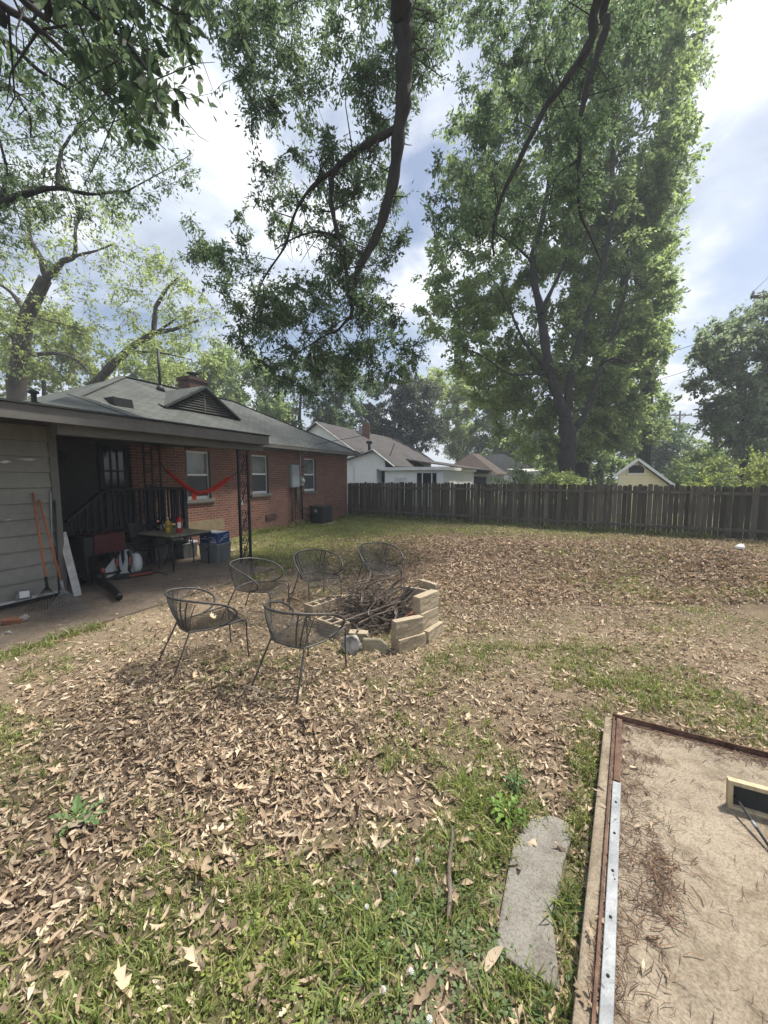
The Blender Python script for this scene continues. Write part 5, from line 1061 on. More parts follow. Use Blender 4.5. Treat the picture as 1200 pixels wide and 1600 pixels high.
# second house: rust-brown hip roof
K2 = Y(770, 745, 37); bh = thing('brown_roofed_house', 'small white house with rusty brown hipped roof left of the big tree', 'house', (K2[0], K2[1], 0), 0)
q2 = lambda su, sn, z: tuple(Vector(uv(K2, su, sn, z))-Vector(bh.location))
mb = MB(); mb.prism([q2(0, -5, 0), q2(7, -5, 0), q2(7, 0, 0), q2(0, 0, 0)], (0, 0, 2.15)); mb.build('wall', M['whiteboard'], bh)
mb = MB(); a_, b_, c_, d_ = q2(-.4, -5.4, 2.2), q2(-.4, .4, 2.2), q2(7.5, .4, 2.2), q2(7.5, -5.4, 2.2); e_, f_ = q2(2.2, -2.6, 4.35), q2(5.4, -2.4, 4.35); dnn = lambda p: (p[0], p[1], p[2]-.14)
mb.add([a_, b_, c_, d_, e_, f_]+[dnn(p) for p in (a_, b_, c_, d_)], [(0, 1, 4), (1, 2, 5, 4), (2, 3, 5), (3, 0, 4, 5), (9, 8, 7, 6), (0, 6, 7, 1), (1, 7, 8, 2), (2, 8, 9, 3), (3, 9, 6, 0)]); mb.build('roof', M['rustshingle'], bh)
mb = MB(); mb.prism([q2(-.42, -5.4, 2.06), q2(-.42, .42, 2.06), q2(-.42, .42, 2.19), q2(-.42, -5.4, 2.19)], u3*-.03); mb.build('fascia', M['white'], bh)
mb = MB(); mb.prism([q2(-.02, -2.3, 1.0), q2(-.02, -.6, 1.0), q2(-.02, -.6, 1.9), q2(-.02, -2.3, 1.9)], u3*-.03); mb.build('window', M['darkglass'], bh)
K3 = Y(800, 745, 48); gh = thing('grey_roofed_house', 'pale grey roof and brick chimney showing behind the rusty roof', 'house', (K3[0], K3[1], 0), 0)
mb = MB(); mb.box((-2, 0, 0), (3, 6, 2.6)); mb.build('wall', M['whiteboard'], gh)
mb = MB(); mb.prism([(-3, -.3, 4.6), (-1.2, -.3, 4.7), (2.4, -.3, 2.9), (2.4, -.3, 2.6), (-3, -.3, 2.6)], (0, 7, 0)); r3 = mb.build('roof', M['greyroof'], gh)
mb = MB(); mb.box((-1.55, 2, 4.2), (-.8, 2.7, 5.1)); mb.build('chimney', M['brick'], r3)
K4 = Y(840, 745, 40); cpn = thing('flat_carport', 'low flat carport roof with a pinkish top beyond the fence', 'carport', (K4[0], K4[1], 0), 0)
mb = MB(); mb.prism([(-2.0, 0, 2.35), (1.9, 0, 2.35), (1.9, 0, 2.45), (-2.0, 0, 2.45)], (.4, 5, .35)); mb.build('roof', M['dirtywhite'], cpn)
mb = MB(); mb.prism([(-1.98, .03, 2.455), (1.88, .03, 2.455), (2.28, 5, 2.805), (-1.58, 5, 2.805)], (0, 0, .02)); mb.build('roof_felt', M['dirtywhite'], cpn)
for x in (-1.8, 0, 1.7): mb = MB(); mb.tube([(x, .15, 0), (x, .15, 2.35)], .06, 8); mb.build('post', M['white'], cpn)
K5 = Y(993, 745, 19.5); ys = thing('yellow_shed', 'pale yellow shed gable with a dark vent above the fence', 'shed', (K5[0], K5[1], 0), 0)
m5 = lambda px, py: (Y(px, py, 19.5)[0]-K5[0], Y(px, py, 19.5)[2])
pkx, pkz = m5(993, 719); lx, lz = m5(966, 741); rx, rz_ = m5(1043, 757)
mb = MB(); mb.prism([(lx, 0, 0), (rx, 0, 0), (rx, 0, rz_), (pkx, 0, pkz), (lx, 0, lz)], (2.7, 4, 0)); mb.build('wall', M['yellowboard'], ys)
e1x, e1z = m5(957, 744); e2x, e2z = m5(1051, 760)
mb = MB(); mb.prism([(e1x, -.2, e1z), (pkx, -.2, pkz+.03), (e2x, -.2, e2z), (e2x, -.2, e2z+.06), (pkx, -.2, pkz+.09), (e1x, -.2, e1z+.06)], (2.9, 4.4, 0)); mb.build('roof', M['brownshingle'], ys)
mb = MB(); mb.bar((e1x, -.21, e1z), (pkx, -.21, pkz+.04), .13, .02, (0, -1, 0)); mb.build('verge_board', M['white'], ys); mb = MB(); mb.bar((e2x, -.21, e2z), (pkx, -.212, pkz+.04), .13, .02, (0, -1, 0)); mb.build('verge_board', M['white'], ys); mb = MB(); mb.prism([(lx, -.03, 0), (lx+.09, -.03, 0), (lx+.09, -.03, lz), (lx, -.03, lz)], (0, .02, 0)); mb.build('corner_board', M['white'], ys)
w0 = m5(981, 739); w1 = m5(1006, 727); mb = MB(); mb.box((w0[0]-.06, -.04, w0[1]-.08), (w1[0]+.06, 0, w1[1]+.03)); v_ = mb.build('vent', M['white'], ys); mb = MB(); mb.prism([(w0[0], -.045, w0[1]), (w1[0], -.045, w0[1]), (w1[0], -.045, w1[1]-.14), (w1[0]-.22, -.045, w1[1]), (w0[0]+.22, -.045, w1[1]), (w0[0], -.045, w1[1]-.14)], (0, -.01, 0)); mb.build('vent_opening', M['black'], v_)
def pole(label, px, ytop, yd, arm, r=.14):
    b = Y(px, ytop, yd); t = thing('utility_pole', label, 'utility pole', (b[0], b[1], 0), 0); mb = MB(); mb.tube([(0, 0, 0), (0, 0, b[2])], [r, r*.7], 10); mb.build('pole', M['pole'], t, True)
    mb = MB(); mb.box((-arm, -.08, b[2]-.75), (arm, .04, b[2]-.58)); mb.bar((-arm*.5, -.06, b[2]-.7), (0, -.06, b[2]-1.5), .04, .06); mb.bar((arm*.5, -.06, b[2]-.7), (0, -.06, b[2]-1.5), .04, .06); mb.build('cross_arm', M['pole'], t)
    for x in (-arm*.92, -arm*.4, arm*.4, arm*.92): mb = MB(); mb.lathe([(.03, 0), (.03, .06), (.09, .08), (.09, .14), (.05, .22), (.06, .26)], 10, (x, -.02, b[2]-.58)); mb.build('insulator', M['panelgrey'], t)
    return t, b
p1_, b1 = pole('far utility pole with a cross arm between the trees', 1063, 642, 62, 1.9, .19)
p2_, b2 = pole('near utility pole arm entering the frame above the hazy tree', 1212, 447, 26, 1.55, .15)
def wire(label, a, b, sag, r=.012):
    a, b = Vector(a), Vector(b); mb = MB(); mb.tube([(a+(b-a)*t/16-Vector((0, 0, sag*4*(t/16)*(1-t/16))))-a for t in range(17)], r, 4, False); o = mb.build('power_line', M['black']); o.location = a; return tag(o, label, 'power line', 'overhead wires')
wire('upper overhead wire crossing to the near utility pole arm', Y(930, 580, 45), (b2[0]+1.2, b2[1], b2[2]-1.6), .3, .022)
wire('lower overhead wire crossing behind the big tree', Y(930, 620, 45), (b2[0]+1.2, b2[1], b2[2]-3.0), .3, .022)
wire('thin wire rising from the near pole insulator', (b2[0]-1.43, b2[1], b2[2]-.35), Y(1300, 330, 20), .1, .012)
for k, x in enumerate((-1.75, -.76, .76, 1.75)): wire('slack wire on the far utility pole cross arm', (b1[0]+x, b1[1], b1[2]-.35), Y(1010-3*k, 640+8*k, 110), .8, .03)
wire('service wire from the brick house eave running right over the white house', AB(-3.36, .55, 3.12), Y(900, 590, 38), .5, .014)

# ---------------------------------------------------------------- trees
def fill(poly, n, y0, y1, seed):
    r = np.random.default_rng(seed); P = np.array(poly, float); lo, hi = P.min(0), P.max(0); out = []
    while len(out) < n:
        p = r.uniform(lo, hi)
        if inpoly(np.array([p[0]]), np.array([p[1]]), P)[0]: out.append(Y(p[0], p[1], r.uniform(y0, y1)))
    return np.array(out)
def limb(pxs, r0, r1, n=5):
    return arc([Y(*p) if len(p) == 3 and not isinstance(p, np.ndarray) else p for p in pxs], n), r0, r1
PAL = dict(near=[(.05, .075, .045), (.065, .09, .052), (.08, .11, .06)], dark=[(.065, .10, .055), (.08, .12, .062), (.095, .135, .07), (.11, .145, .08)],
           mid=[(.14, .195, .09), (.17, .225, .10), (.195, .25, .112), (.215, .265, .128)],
           light=[(.175, .23, .095), (.205, .26, .105), (.235, .285, .12), (.26, .295, .145)],
           yellow=[(.15, .19, .065), (.18, .22, .075), (.125, .165, .06), (.2, .225, .09)],
           hazy=[(.14, .18, .115), (.16, .20, .125), (.18, .22, .13), (.12, .155, .10)],  # paler, greyer leaf colours: lens veil mixed into the palette
           magnolia=[(.022, .034, .02), (.03, .045, .026), (.045, .055, .035), (.10, .105, .085)])
NLEAF = [0]
def tree(name, label, base, limbs, sets, bark='bark', cat='tree', group=None, twigr=.012, twigs=8, seed=1, sprig=0):
    """limbs: (points, r0, r1); sets: (clump centres, radius, leaves per clump, leaf length, palette, width ratio)"""
    r = np.random.default_rng(seed); t = thing(name, label, cat, base, 0, group); B = np.array(base, float); mb = MB(); nodes = []; nr = []
    for pts, r0, r1 in limbs:
        P = [Vector(tuple(p)) for p in pts]; rad = [(r0+(r1-r0)*(i/(len(P)-1))**.8)*(1+.09*math.sin(i*1.9+seed)+.07*math.sin(i*4.3)) for i in range(len(P))]; P = [p+Vector(tuple(r.normal(0, .12, 3)))*min(q, .12) for p, q in zip(P, rad)]
        mb.tube([tuple(p-Vector(tuple(B))) for p in P], rad, 9 if r0 > .08 else 6)
        for p, q in zip(P, rad): nodes.append(np.array(p)); nr.append(q)
        if sprig and r0 < .3:
            for _ in range(int(sprig*len(P)/10)):
                i = int(r.integers(2, len(P))); d_ = r.normal(0, 1, 3); ax = np.array(P[i]-P[i-1]); ax /= np.linalg.norm(ax)+1e-6; d_ -= ax*(d_@ax)*.7; d_ /= np.linalg.norm(d_); l_ = r.uniform(.25, .9); p0 = np.array(P[i]); bend = r.normal(0, .18, 3)*l_
                pp = [p0, p0+d_*l_*.35+bend*.4, p0+d_*l_*.7+bend*.8, p0+d_*l_+bend*.6]; rr_ = min(rad[i]*.45, .014)
                mb.tube([tuple(x-B) for x in pp], [rr_, rr_*.8, rr_*.6, rr_*.35], 5, False); nodes += pp[1:]; nr += [rr_*.8, rr_*.6, rr_*.35]
    V, C = [], []
    for cs, rad, nl, ls, pal, wr in sets:
        nd_ = np.array(nodes); order = np.argsort([np.min(np.sum((nd_-c)**2, 1)) for c in cs])
        for ci in order:
            c = cs[ci]; A = np.array(nodes); dd = np.sqrt(np.sum((A-c)**2, 1)); k = int(np.argmin(dd)); d = dd[k]; p = A[k]
            if d > .25:
                n = int(min(7, max(3, d/.5))); rr0 = min(nr[k]*.75, twigr+.007*d); pts = [p]
                side = np.cross(c-p, r.normal(0, 1, 3)); side = side/(np.linalg.norm(side)+1e-6)*d*.12
                for i in range(1, n+1): f = i/n; pts.append(p+(c-p)*f+side*math.sin(math.pi*f)+r.normal(0, .03*d/n+.01, 3)*(i < n))
                rad_ = [rr0*(1-.6*i/n) for i in range(n+1)]; mb.tube([tuple(x-B) for x in pts], rad_, 5, False); nodes += pts[1:]; nr += rad_[1:]
            ends = r.normal(0, 1, (twigs, 3)); ends /= np.linalg.norm(ends, axis=1)[:, None]+1e-6; ends *= rad*r.uniform(.45, 1.15, (twigs, 1)); ends[:, 2] *= .8; ends[:, 2] -= rad*.12
            for e in ends:
                m_ = c+e*.5+r.normal(0, .06*rad, 3); mb.tube([tuple(c-B), tuple(m_-B), tuple(c+e-B)], [twigr*.55, twigr*.4, twigr*.2], 3, False)
            m = int(nl*r.uniform(.6, 1.4)); ti = r.integers(0, twigs, m); f = r.uniform(.2, 1.08, m)[:, None]; e = ends[ti]; p = c+e*f+r.normal(0, .085*rad, (m, 3))
            dr_ = e/(np.linalg.norm(e, axis=1)[:, None]+1e-6)*.5+r.normal(0, .55, (m, 3)); dr_[:, 2] -= .25; dr_ /= np.linalg.norm(dr_, axis=1)[:, None]
            nn_ = r.normal(0, .55, (m, 3)); nn_[:, 2] += .6; s = np.cross(dr_, nn_); s /= np.linalg.norm(s, axis=1)[:, None]+1e-6; up = np.cross(s, dr_)
            L = ls*r.uniform(.6, 1.25, (m, 1)); W = L*wr*.5
            q0 = p; q1 = p+dr_*L*.45+s*W+up*W*.35; q2_ = p+dr_*L-up*L*.08; q3 = p+dr_*L*.45-s*W+up*W*.35
            if pal == 'near':              # close leaves get a rounder, pointed outline: two quads each
                a1 = p+dr_*L*.22+s*W*.78+up*W*.3; a2 = p+dr_*L*.62+s*W*.92+up*W*.32; b1 = p+dr_*L*.22-s*W*.78+up*W*.3; b2 = p+dr_*L*.62-s*W*.92+up*W*.32
                V.append(np.stack([q0, a1, a2, q2_], 1)-B); V.append(np.stack([q0, q2_, b2, b1], 1)-B)
            else: V.append(np.stack([q0, q1, q2_, q3], 1)-B)
            pa = np.array(PAL[pal]); tone = r.uniform(.8, 1.2)
            lc = pa[r.integers(0, len(pa), m)]*r.uniform(.8, 1.2, (m, 1))*tone
            for _ in range(2 if pal == 'near' else 1): C.append(np.repeat(lc, 4, 0))
    mb.build('trunk', M[bark], t, True)
    V = np.concatenate(V).reshape(-1, 3); n = len(V)//4; NLEAF[0] += n
    mesh_np('crown', V, np.arange(4*n).reshape(-1, 4), M['leaf'], t, np.concatenate(C)); return t
W = lambda *p: np.array(p, float)
# the oak standing behind the camera, its limbs hanging into the view
lim = [(arc([W(3.4, -4, 0), W(3.3, -3.9, 4), W(3.0, -3.4, 8)], 5), .42, .34), (arc([W(3.0, -3.4, 8), W(1.8, .5, 11.5), W(.9, 4.0, 11.6), Y(628, -60, 6.6), Y(630, 30, 7.1), Y(632, 110, 7.3), Y(624, 200, 7.5), Y(612, 290, 7.7), Y(590, 365, 7.9), Y(560, 420, 8), Y(553, 455, 8.05), Y(548, 500, 8.1)], 5), .26, .035),
       (arc([Y(624, 200, 7.5), Y(598, 212, 7.6), Y(560, 235, 7.8), Y(525, 265, 8.0), Y(517, 310, 8.1), Y(528, 365, 8.1), Y(541, 420, 8.1), Y(547, 478, 8.15)], 5), .075, .035), (arc([Y(525, 265, 8), Y(490, 290, 8.2), Y(462, 330, 8.3), Y(445, 385, 8.4), Y(410, 440, 8.5), Y(395, 500, 8.6)], 5), .05, .012),
       (arc([Y(528, 370, 8.1), Y(495, 362, 8.4), Y(460, 372, 8.6), Y(430, 390, 8.8)], 5), .035, .012), (arc([Y(547, 495, 8.15), Y(525, 518, 8.3), Y(508, 524, 8.4), Y(470, 548, 8.6), Y(440, 560, 8.8)], 5), .032, .008), (arc([Y(553, 450, 8.05), Y(572, 490, 8.0), Y(578, 520, 8.1), Y(570, 560, 8.2)], 5), .02, .006),
       (arc([W(3.0, -3.4, 8), W(4.5, 1, 12.5), W(4.6, 5.0, 13), Y(945, -40, 8.2), Y(925, 60, 8.7), Y(885, 125, 9), Y(850, 172, 9.2), Y(812, 250, 9.4), Y(783, 310, 9.6), Y(770, 370, 9.7), Y(772, 400, 9.8)], 5), .15, .02),
       (arc([W(4.6, 5.0, 13), Y(955, -30, 9.2), Y(948, 40, 9.6), Y(925, 110, 9.8), Y(908, 180, 10), Y(905, 260, 10.2), Y(906, 330, 10.4), Y(925, 375, 10.6), Y(940, 410, 10.8)], 5), .12, .018), (arc([Y(905, 250, 10.2), Y(870, 275, 10.3), Y(858, 320, 10.4)], 5), .03, .012)]
PA = [(300, -60), (340, 60), (345, 130), (400, 190), (470, 195), (520, 228), (600, 235), (645, 160), (700, 60), (720, -60)]
PB = [(270, 385), (300, 330), (380, 335), (405, 300), (395, 240), (480, 220), (560, 220), (640, 290), (645, 370), (600, 415), (615, 470), (655, 515), (655, 570), (590, 600), (480, 610), (400, 590), (370, 520), (310, 450)]
PC = [(700, -60), (1010, -60), (1030, 60), (960, 200), (930, 330), (820, 380), (720, 410), (665, 380), (690, 220), (720, 120)]
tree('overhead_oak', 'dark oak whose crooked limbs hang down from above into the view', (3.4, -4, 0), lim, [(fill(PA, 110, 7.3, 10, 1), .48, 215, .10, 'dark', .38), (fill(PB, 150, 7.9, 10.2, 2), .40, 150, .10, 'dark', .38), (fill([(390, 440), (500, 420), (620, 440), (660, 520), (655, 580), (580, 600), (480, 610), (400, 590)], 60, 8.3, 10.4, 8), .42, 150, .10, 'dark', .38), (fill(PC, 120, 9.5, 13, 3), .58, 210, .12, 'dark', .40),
     (np.stack([np.random.default_rng(4).uniform(-4, 6, 50), np.random.default_rng(5).uniform(-3, 4.5, 50), np.random.default_rng(6).uniform(10.2, 13.5, 50)], 1), .7, 120, .15, 'dark', .4)], 'barkdark', seed=11, sprig=7)  # last set: unseen clumps added overhead to shade the yard
# near branch with large oval leaves, upper left
lim = [(arc([W(-5.5, -2.5, 0), W(-5.3, -2.2, 4), W(-4.6, -1, 7)], 4), .26, .2), (arc([W(-4.6, -1, 7), Y(-90, -60, 4.0), Y(0, 5, 4.4), Y(60, 45, 4.6), Y(130, 110, 4.8), Y(200, 180, 5), Y(260, 235, 5.2)], 5), .06, .006), (arc([W(-4.6, -1, 7), Y(-60, -100, 3.0), Y(80, -20, 3.0), Y(170, 40, 3.1), Y(230, 110, 3.1), Y(255, 190, 3.1)], 5), .035, .005),
       (arc([W(-4.6, -1, 7), Y(-80, 60, 5.4), Y(0, 60, 5.8), Y(60, 110, 6), Y(120, 150, 6.2), Y(190, 230, 6.4)], 5), .06, .008), (arc([W(-4.6, -1, 7), Y(-60, -90, 3.3), Y(140, -50, 3.3), Y(240, 0, 3.3), Y(320, 55, 3.2)], 5), .03, .005)]
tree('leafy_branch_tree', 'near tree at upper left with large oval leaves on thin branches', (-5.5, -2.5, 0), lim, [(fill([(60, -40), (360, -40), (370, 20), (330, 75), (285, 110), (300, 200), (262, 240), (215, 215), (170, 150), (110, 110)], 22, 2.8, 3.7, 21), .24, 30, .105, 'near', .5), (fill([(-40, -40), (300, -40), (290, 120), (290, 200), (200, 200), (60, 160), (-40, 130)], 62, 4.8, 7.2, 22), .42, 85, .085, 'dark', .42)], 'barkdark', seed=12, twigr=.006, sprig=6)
# left limb tree
lim = [(arc([W(-11.5, 6, 0), W(-11.2, 6.2, 3.5), W(-10.5, 6.8, 5.6)], 4), .3, .22), (arc([W(-10.5, 6.8, 5.6), Y(-60, 335, 8.5), Y(0, 318, 9), Y(45, 302, 9.2), Y(90, 294, 9.4), Y(140, 303, 9.6), Y(200, 298, 10)], 5), .13, .02), (arc([Y(90, 294, 9.4), Y(95, 240, 9.6), Y(120, 200, 9.8), Y(140, 170, 10)], 5), .05, .012), (arc([Y(0, 318, 9), Y(10, 270, 9), Y(0, 220, 8.8)], 4), .05, .02), (arc([Y(200, 298, 10), Y(260, 265, 10.3), Y(300, 240, 10.5)], 4), .02, .005), (arc([W(-10.5, 6.8, 5.6), Y(-30, 150, 8), Y(40, 170, 8.6), Y(48, 215, 9)], 5), .07, .012)]
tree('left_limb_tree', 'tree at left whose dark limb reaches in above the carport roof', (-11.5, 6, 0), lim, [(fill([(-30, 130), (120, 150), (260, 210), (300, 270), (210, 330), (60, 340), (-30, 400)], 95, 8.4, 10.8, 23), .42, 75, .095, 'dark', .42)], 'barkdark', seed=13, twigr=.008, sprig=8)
# thick trunk behind the carport, sparse spring leaves
d = 19
lim = [(arc([Y(28, 745, d)*W(1, 1, 0), Y(26, 620, d), Y(34, 540, d), Y(42, 492, d), Y(72, 436, d)], 5), .46, .26), (arc([Y(72, 436, d), Y(98, 408, d), Y(116, 400, d), Y(118, 360, d), Y(128, 330, d+1)], 5), .17, .04), (arc([Y(72, 436, d), Y(62, 400, d), Y(46, 368, d), Y(45, 320, d)], 5), .17, .05), (arc([Y(34, 540, d), Y(5, 510, d), Y(-20, 490, d)], 4), .15, .08), (arc([Y(30, 560, d), Y(75, 552, d), Y(115, 560, d-1), Y(140, 585, d-1)], 5), .12, .03), (arc([Y(116, 400, d), Y(150, 392, d), Y(180, 380, d)], 4), .08, .02), (arc([Y(42, 492, d), Y(15, 455, d), Y(-10, 440, d)], 4), .12, .04), (arc([Y(45, 500, d), Y(70, 500, d), Y(110, 510, d)], 4), .06, .02)]
tree('sparse_trunk_tree', 'thick dark trunked tree with sparse spring leaves behind the carport', tuple(Y(28, 745, d)*W(1, 1, 0)), lim, [(fill([(-30, 300), (120, 290), (210, 330), (270, 400), (200, 470), (130, 560), (-30, 600)], 120, 16.5, 21, 24), .75, 46, .17, 'light', .45)], 'bark', seed=14, twigs=6, twigr=.014, sprig=8)
d = 21
lim = [(arc([Y(95, 745, d)*W(1, 1, 0), Y(125, 640, d), Y(150, 598, d), Y(195, 552, d), Y(240, 522, d), Y(270, 515, d), Y(310, 500, d)], 5), .36, .05), (arc([Y(240, 522, d), Y(244, 480, d), Y(262, 450, d), Y(278, 434, d)], 5), .15, .04), (arc([Y(195, 552, d), Y(235, 550, d), Y(270, 555, d), Y(300, 562, d)], 5), .10, .02), (arc([Y(240, 522, d), Y(275, 498, d), Y(300, 480, d)], 4), .08, .02)]
tree('leaning_tree', 'leaning curved tree rising over the house roof at its left end', tuple(Y(95, 745, d)*W(1, 1, 0)), lim, [(fill([(160, 400), (280, 400), (340, 480), (330, 580), (230, 600), (180, 520)], 75, 18, 23, 25), .75, 60, .17, 'light', .45)], 'bark', seed=15, twigs=6, twigr=.014, sprig=8)
# the big tree behind the fence
d = 21
b0 = Y(886, 745, d)*W(1, 1, 0)
lim = [(arc([b0, Y(886, 720, d), Y(887, 690, d), Y(884, 655, d)], 5), .47, .40), (arc([Y(884, 655, d), Y(868, 610, d), Y(855, 560, d), Y(845, 490, d+.5), Y(832, 410, d+1), Y(848, 340, d+1), Y(860, 250, d+1), Y(850, 120, d+1)], 5), .33, .09), (arc([Y(886, 655, d), Y(890, 600, d), Y(902, 545, d), Y(915, 500, d), Y(938, 435, d), Y(955, 340, d), Y(960, 200, d), Y(985, 60, d)], 5), .25, .07), (arc([Y(893, 678, d), Y(915, 645, d), Y(928, 610, d), Y(938, 575, d), Y(965, 500, d), Y(985, 420, d)], 5), .18, .05),
       (arc([Y(858, 575, d), Y(830, 550, d), Y(812, 520, d), Y(790, 470, d), Y(760, 420, d)], 5), .12, .03), (arc([Y(845, 490, d), Y(868, 440, d), Y(885, 400, d), Y(880, 330, d)], 5), .13, .04), (arc([Y(858, 580, d), Y(800, 585, d-1), Y(760, 560, d-1), Y(720, 540, d-1)], 5), .08, .02), (arc([Y(832, 410, d+1), Y(800, 380, d), Y(760, 360, d), Y(720, 350, d)], 5), .08, .02), (arc([Y(938, 570, d), Y(960, 560, d-1), Y(990, 570, d-1)], 4), .07, .02)]
P5 = [(665, 410), (690, 300), (720, 210), (770, 120), (850, 40), (1000, -40), (1098, -30), (1090, 130), (1075, 250), (1055, 330), (1050, 420), (1042, 500), (1025, 560), (1015, 620), (985, 665), (945, 675), (915, 700), (830, 712), (760, 650), (720, 600), (700, 540), (655, 480)]
P5b = [(800, -250), (1150, -260), (1110, 0), (850, 40)]
P5c = [(640, 480), (700, 560), (740, 640), (830, 715), (915, 705), (945, 670), (1000, 640), (1015, 560), (960, 450), (760, 420)]  # lower crown, given paler leaf colours to paint it as lit
tree('big_maple', 'tall broad tree with forked trunk and bright leaves behind the fence', tuple(b0), lim, [(fill(P5, 290, 22.2, 27, 26), 1.25, 330, .23, 'mid', .6), (fill(P5c, 105, 21.8, 24.5, 27), 1.0, 260, .23, 'light', .62), (fill(P5, 26, 19.5, 21, 33), .9, 150, .21, 'mid', .6), (fill(P5b, 25, 18.5, 23, 28), 1.5, 180, .26, 'mid', .55)], 'barkdark', seed=16, twigs=9, twigr=.02, sprig=5)
# second darker trunk beside it and the ivy-clad column tree at its right edge
d = 25; b0 = Y(912, 745, d)*W(1, 1, 0)
tree('dark_trunk_tree', 'darker leaning trunk right behind the bright forked tree', tuple(b0), [(arc([b0, Y(910, 720, d), Y(922, 670, d), Y(945, 600, d), Y(960, 520, d), Y(975, 430, d), Y(985, 330, d)], 5), .5, .12), (arc([Y(922, 670, d), Y(930, 630, d), Y(975, 590, d), Y(1000, 560, d)], 5), .2, .05)], [(fill([(890, 250), (1040, 230), (1035, 650), (960, 700), (900, 560)], 130, 24, 28, 29), 1.2, 260, .25, 'mid', .55), (fill([(905, 560), (1010, 560), (1000, 660), (960, 690), (905, 715)], 45, 24, 28, 39), 1.0, 280, .24, 'light', .6)], 'barkdark', seed=17, twigs=8, twigr=.02)
d = 30; b0 = Y(1004, 745, d)*W(1, 1, 0)
tree('ivy_column_tree', 'tall narrow ivy clad trunk forming the right edge of the canopy', tuple(b0), [(arc([b0, Y(1006, 690, d), Y(1010, 620, d), Y(1012, 520, d), Y(990, 350, d), Y(1005, 300, d), Y(1030, 220, d), Y(1050, 120, d), Y(1068, 20, d), Y(1078, -60, d)], 5), .55, .3), (arc([Y(1050, 120, d), Y(1030, 60, d), Y(1028, -20, d)], 4), .25, .15), (arc([Y(1058, 80, d), Y(1040, 60, d)], 3), .2, .12)], [(fill([(985, 700), (1000, 500), (1000, 300), (1030, 150), (1050, -60), (1105, -60), (1090, 150), (1072, 280), (1052, 360), (1050, 480), (1030, 620), (1035, 690)], 120, 28, 32, 30), 1.0, 190, .24, 'mid', .55)], 'barkdark', seed=18, twigs=8, twigr=.02)
# tree at the right, pale lens veil mixed into its leaf colours
d = 27; b0 = Y(1168, 745, d)*W(1, 1, 0)
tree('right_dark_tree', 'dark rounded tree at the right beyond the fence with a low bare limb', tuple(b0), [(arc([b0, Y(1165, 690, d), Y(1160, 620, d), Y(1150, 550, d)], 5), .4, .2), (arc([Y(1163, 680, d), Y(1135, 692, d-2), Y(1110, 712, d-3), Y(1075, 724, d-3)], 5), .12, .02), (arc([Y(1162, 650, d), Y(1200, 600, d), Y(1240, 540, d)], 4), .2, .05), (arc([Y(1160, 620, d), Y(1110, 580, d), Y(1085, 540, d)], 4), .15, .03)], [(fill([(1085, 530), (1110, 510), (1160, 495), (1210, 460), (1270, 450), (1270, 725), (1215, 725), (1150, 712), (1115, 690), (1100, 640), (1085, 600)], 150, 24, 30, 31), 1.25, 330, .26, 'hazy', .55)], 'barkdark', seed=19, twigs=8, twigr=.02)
# background trees, each with its own crown
def back(name, label, px, poly, d0, d1, n, rad, nl, ls, pal, seed, group='trees in the background'):
    d = (d0+d1)/2; b = Y(px, 745, d)*W(1, 1, 0); P = np.array(poly); top = P[:, 1].min(); h = (745+top)/2
    lim = [(arc([b, Y(px+3, h+ (745-h)*.4, d), Y(px-2, h, d), Y(px+2, top+ (h-top)*.5, d)], 4), .32*d/30, .08)]
    return tree(name, label, tuple(b), lim, [(fill(poly, n, d0, d1, seed), rad, int(nl*1.7), ls, pal, .55)], 'barkdark', seed=seed, group=group, twigs=7, twigr=.025)
back('background_tree', 'pale yellow green tree far left behind the thick trunk', 70, [(-60, 480), (40, 450), (140, 520), (150, 610), (120, 660), (-60, 660)], 28, 34, 60, 1.6, 170, .28, 'yellow', 41)
back('background_tree', 'pale green tree behind the tall roof vent pipe', 250, [(150, 560), (230, 530), (330, 540), (350, 620), (300, 670), (140, 660)], 30, 36, 50, 1.5, 170, .28, 'light', 42)
back('background_tree', 'mid green tree behind the louvred gable and chimney', 370, [(300, 590), (340, 540), (420, 560), (440, 640), (420, 690), (320, 660)], 32, 38, 50, 1.5, 190, .28, 'mid', 43)
back('background_tree', 'dark green tree behind the right end of the brick house roof', 470, [(400, 600), (430, 560), (520, 560), (570, 600), (560, 690), (480, 700), (420, 680)], 36, 44, 70, 1.7, 230, .3, 'dark', 44)
back('background_tree', 'low green tree beyond the fence between the forked trunk and the shed', 935, [(850, 690), (900, 660), (970, 690), (985, 762), (845, 764)], 34, 40, 60, 1.3, 220, .28, 'mid', 52)
back('background_tree', 'distant green tree low behind the flat carport', 850, [(760, 690), (830, 680), (890, 700), (890, 760), (770, 760)], 62, 70, 50, 2.2, 220, .4, 'mid', 53)
back('background_tree', 'dark green mass of a tree low behind the yellow green shrub at right', 1150, [(1075, 700), (1130, 690), (1290, 690), (1290, 765), (1075, 765)], 36, 44, 70, 1.6, 220, .3, 'mid', 54)
back('magnolia_tree', 'dark glossy magnolia behind the white house chimney', 625, [(562, 640), (585, 595), (625, 582), (665, 595), (690, 640), (700, 700), (640, 712), (580, 690)], 44, 50, 95, 1.5, 240, .30, 'magnolia', 45)
back('background_tree', 'light green tree right of the dark magnolia', 715, [(660, 600), (700, 580), (760, 600), (770, 690), (740, 715), (690, 700), (690, 640)], 52, 60, 60, 2.0, 210, .36, 'light', 46)
back('background_tree', 'dark tree behind the rusty brown roof', 790, [(730, 640), (780, 600), (850, 620), (860, 730), (800, 730), (740, 700)], 50, 58, 70, 2.0, 230, .36, 'dark', 47)
back('background_tree', 'shadowy tree directly behind the yellow shed', 1025, [(925, 660), (980, 640), (1040, 640), (1075, 690), (1090, 750), (1040, 760), (930, 757)], 42, 48, 70, 1.6, 230, .3, 'dark', 48)
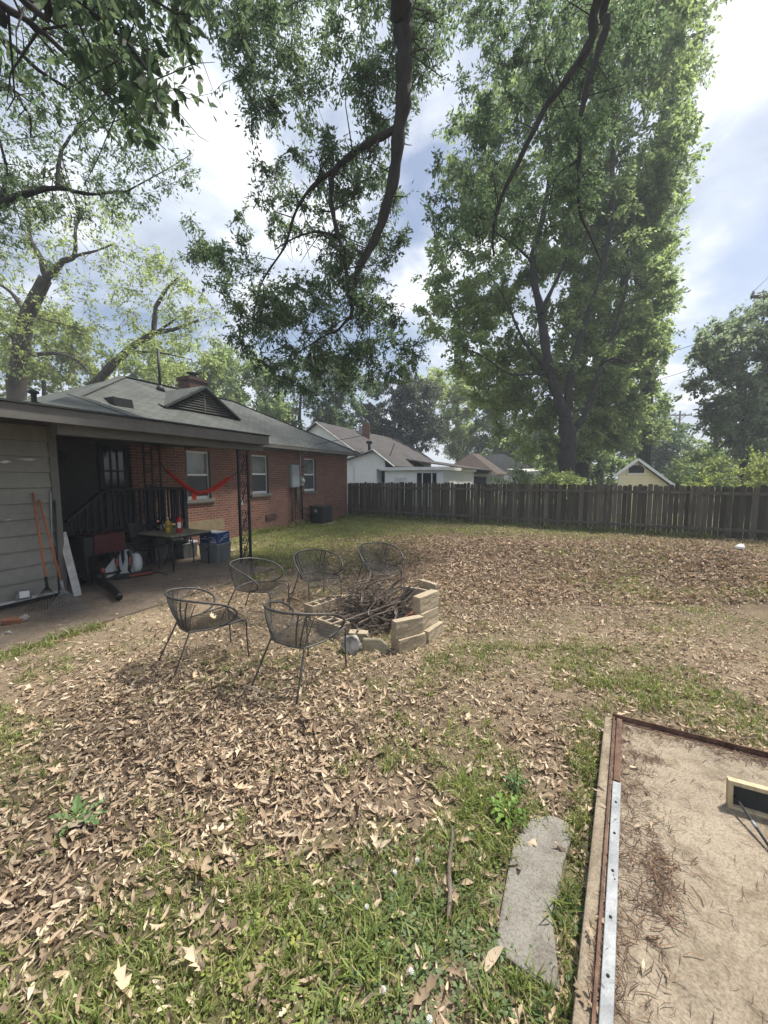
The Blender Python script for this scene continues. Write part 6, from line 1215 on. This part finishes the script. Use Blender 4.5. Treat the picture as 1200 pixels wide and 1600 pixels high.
back('background_tree', 'grey green tree far left beyond the pale yellow one', -30, [(-200, 430), (-60, 400), (20, 500), (0, 640), (-200, 660)], 36, 42, 40, 2.0, 170, .34, 'mid', 51)
# shrubs behind the fence
def shrub(label, px, poly, d0, d1, n, rad, nl, ls, pal, seed):
    d = (d0+d1)/2; b = Y(px, 745, d)*W(1, 1, 0); lim = [(arc([b, Y(px, 752, d), Y(px+4, 740, d)], 3), .07, .03), (arc([b, Y(px-10, 755, d), Y(px-16, 742, d)], 3), .06, .02)]
    return tree('shrub', label, tuple(b), lim, [(fill(poly, n, d0, d1, seed), rad, nl, ls, pal, .55)], 'bark', 'shrub', 'shrubs beyond the fence', seed=seed, twigs=7, twigr=.01)
shrub('yellow green shrub beyond the fence at the far right', 1170, [(1080, 735), (1140, 718), (1210, 712), (1290, 720), (1290, 775), (1080, 770)], 17, 21, 46, .75, 170, .15, 'yellow', 61)
shrub('dark green shrub right of the yellow shed', 1075, [(1045, 735), (1080, 700), (1130, 722), (1140, 770), (1050, 770)], 21, 24, 30, .75, 170, .16, 'mid', 62)
shrub('leafy undergrowth around the foot of the big forked tree', 900, [(842, 748), (865, 742), (890, 740), (905, 752), (905, 764), (842, 764)], 17, 20, 34, .6, 170, .14, 'light', 63)
shrub('young shrub in front of the small white house', 815, [(782, 745), (800, 728), (840, 738), (850, 764), (785, 764)], 19, 22, 20, .6, 130, .14, 'mid', 64)
print('leaves', NLEAF)

# ---------------------------------------------------------------- thin volume added to imitate lens glare
hz = MB(); hz.box((-960, -960, -1.2), (960, 960, 44)); M['glare_veil'] = bpy.data.materials.new('glare_veil'); M['glare_veil'].use_nodes = True; t = M['glare_veil'].node_tree; t.nodes.clear()
pv = nd(t, 'ShaderNodeVolumePrincipled'); pv.inputs['Color'].default_value = (.86, .92, 1, 1); pv.inputs['Density'].default_value = .0024; pv.inputs['Anisotropy'].default_value = 0
ho = nd(t, 'ShaderNodeOutputMaterial'); t.links.new(pv.outputs[0], ho.inputs['Volume'])
tag(hz.build('glare_veil', M['glare_veil']), 'thin pale veil added over the yard to imitate lens glare', 'glare_veil', kind='stuff')
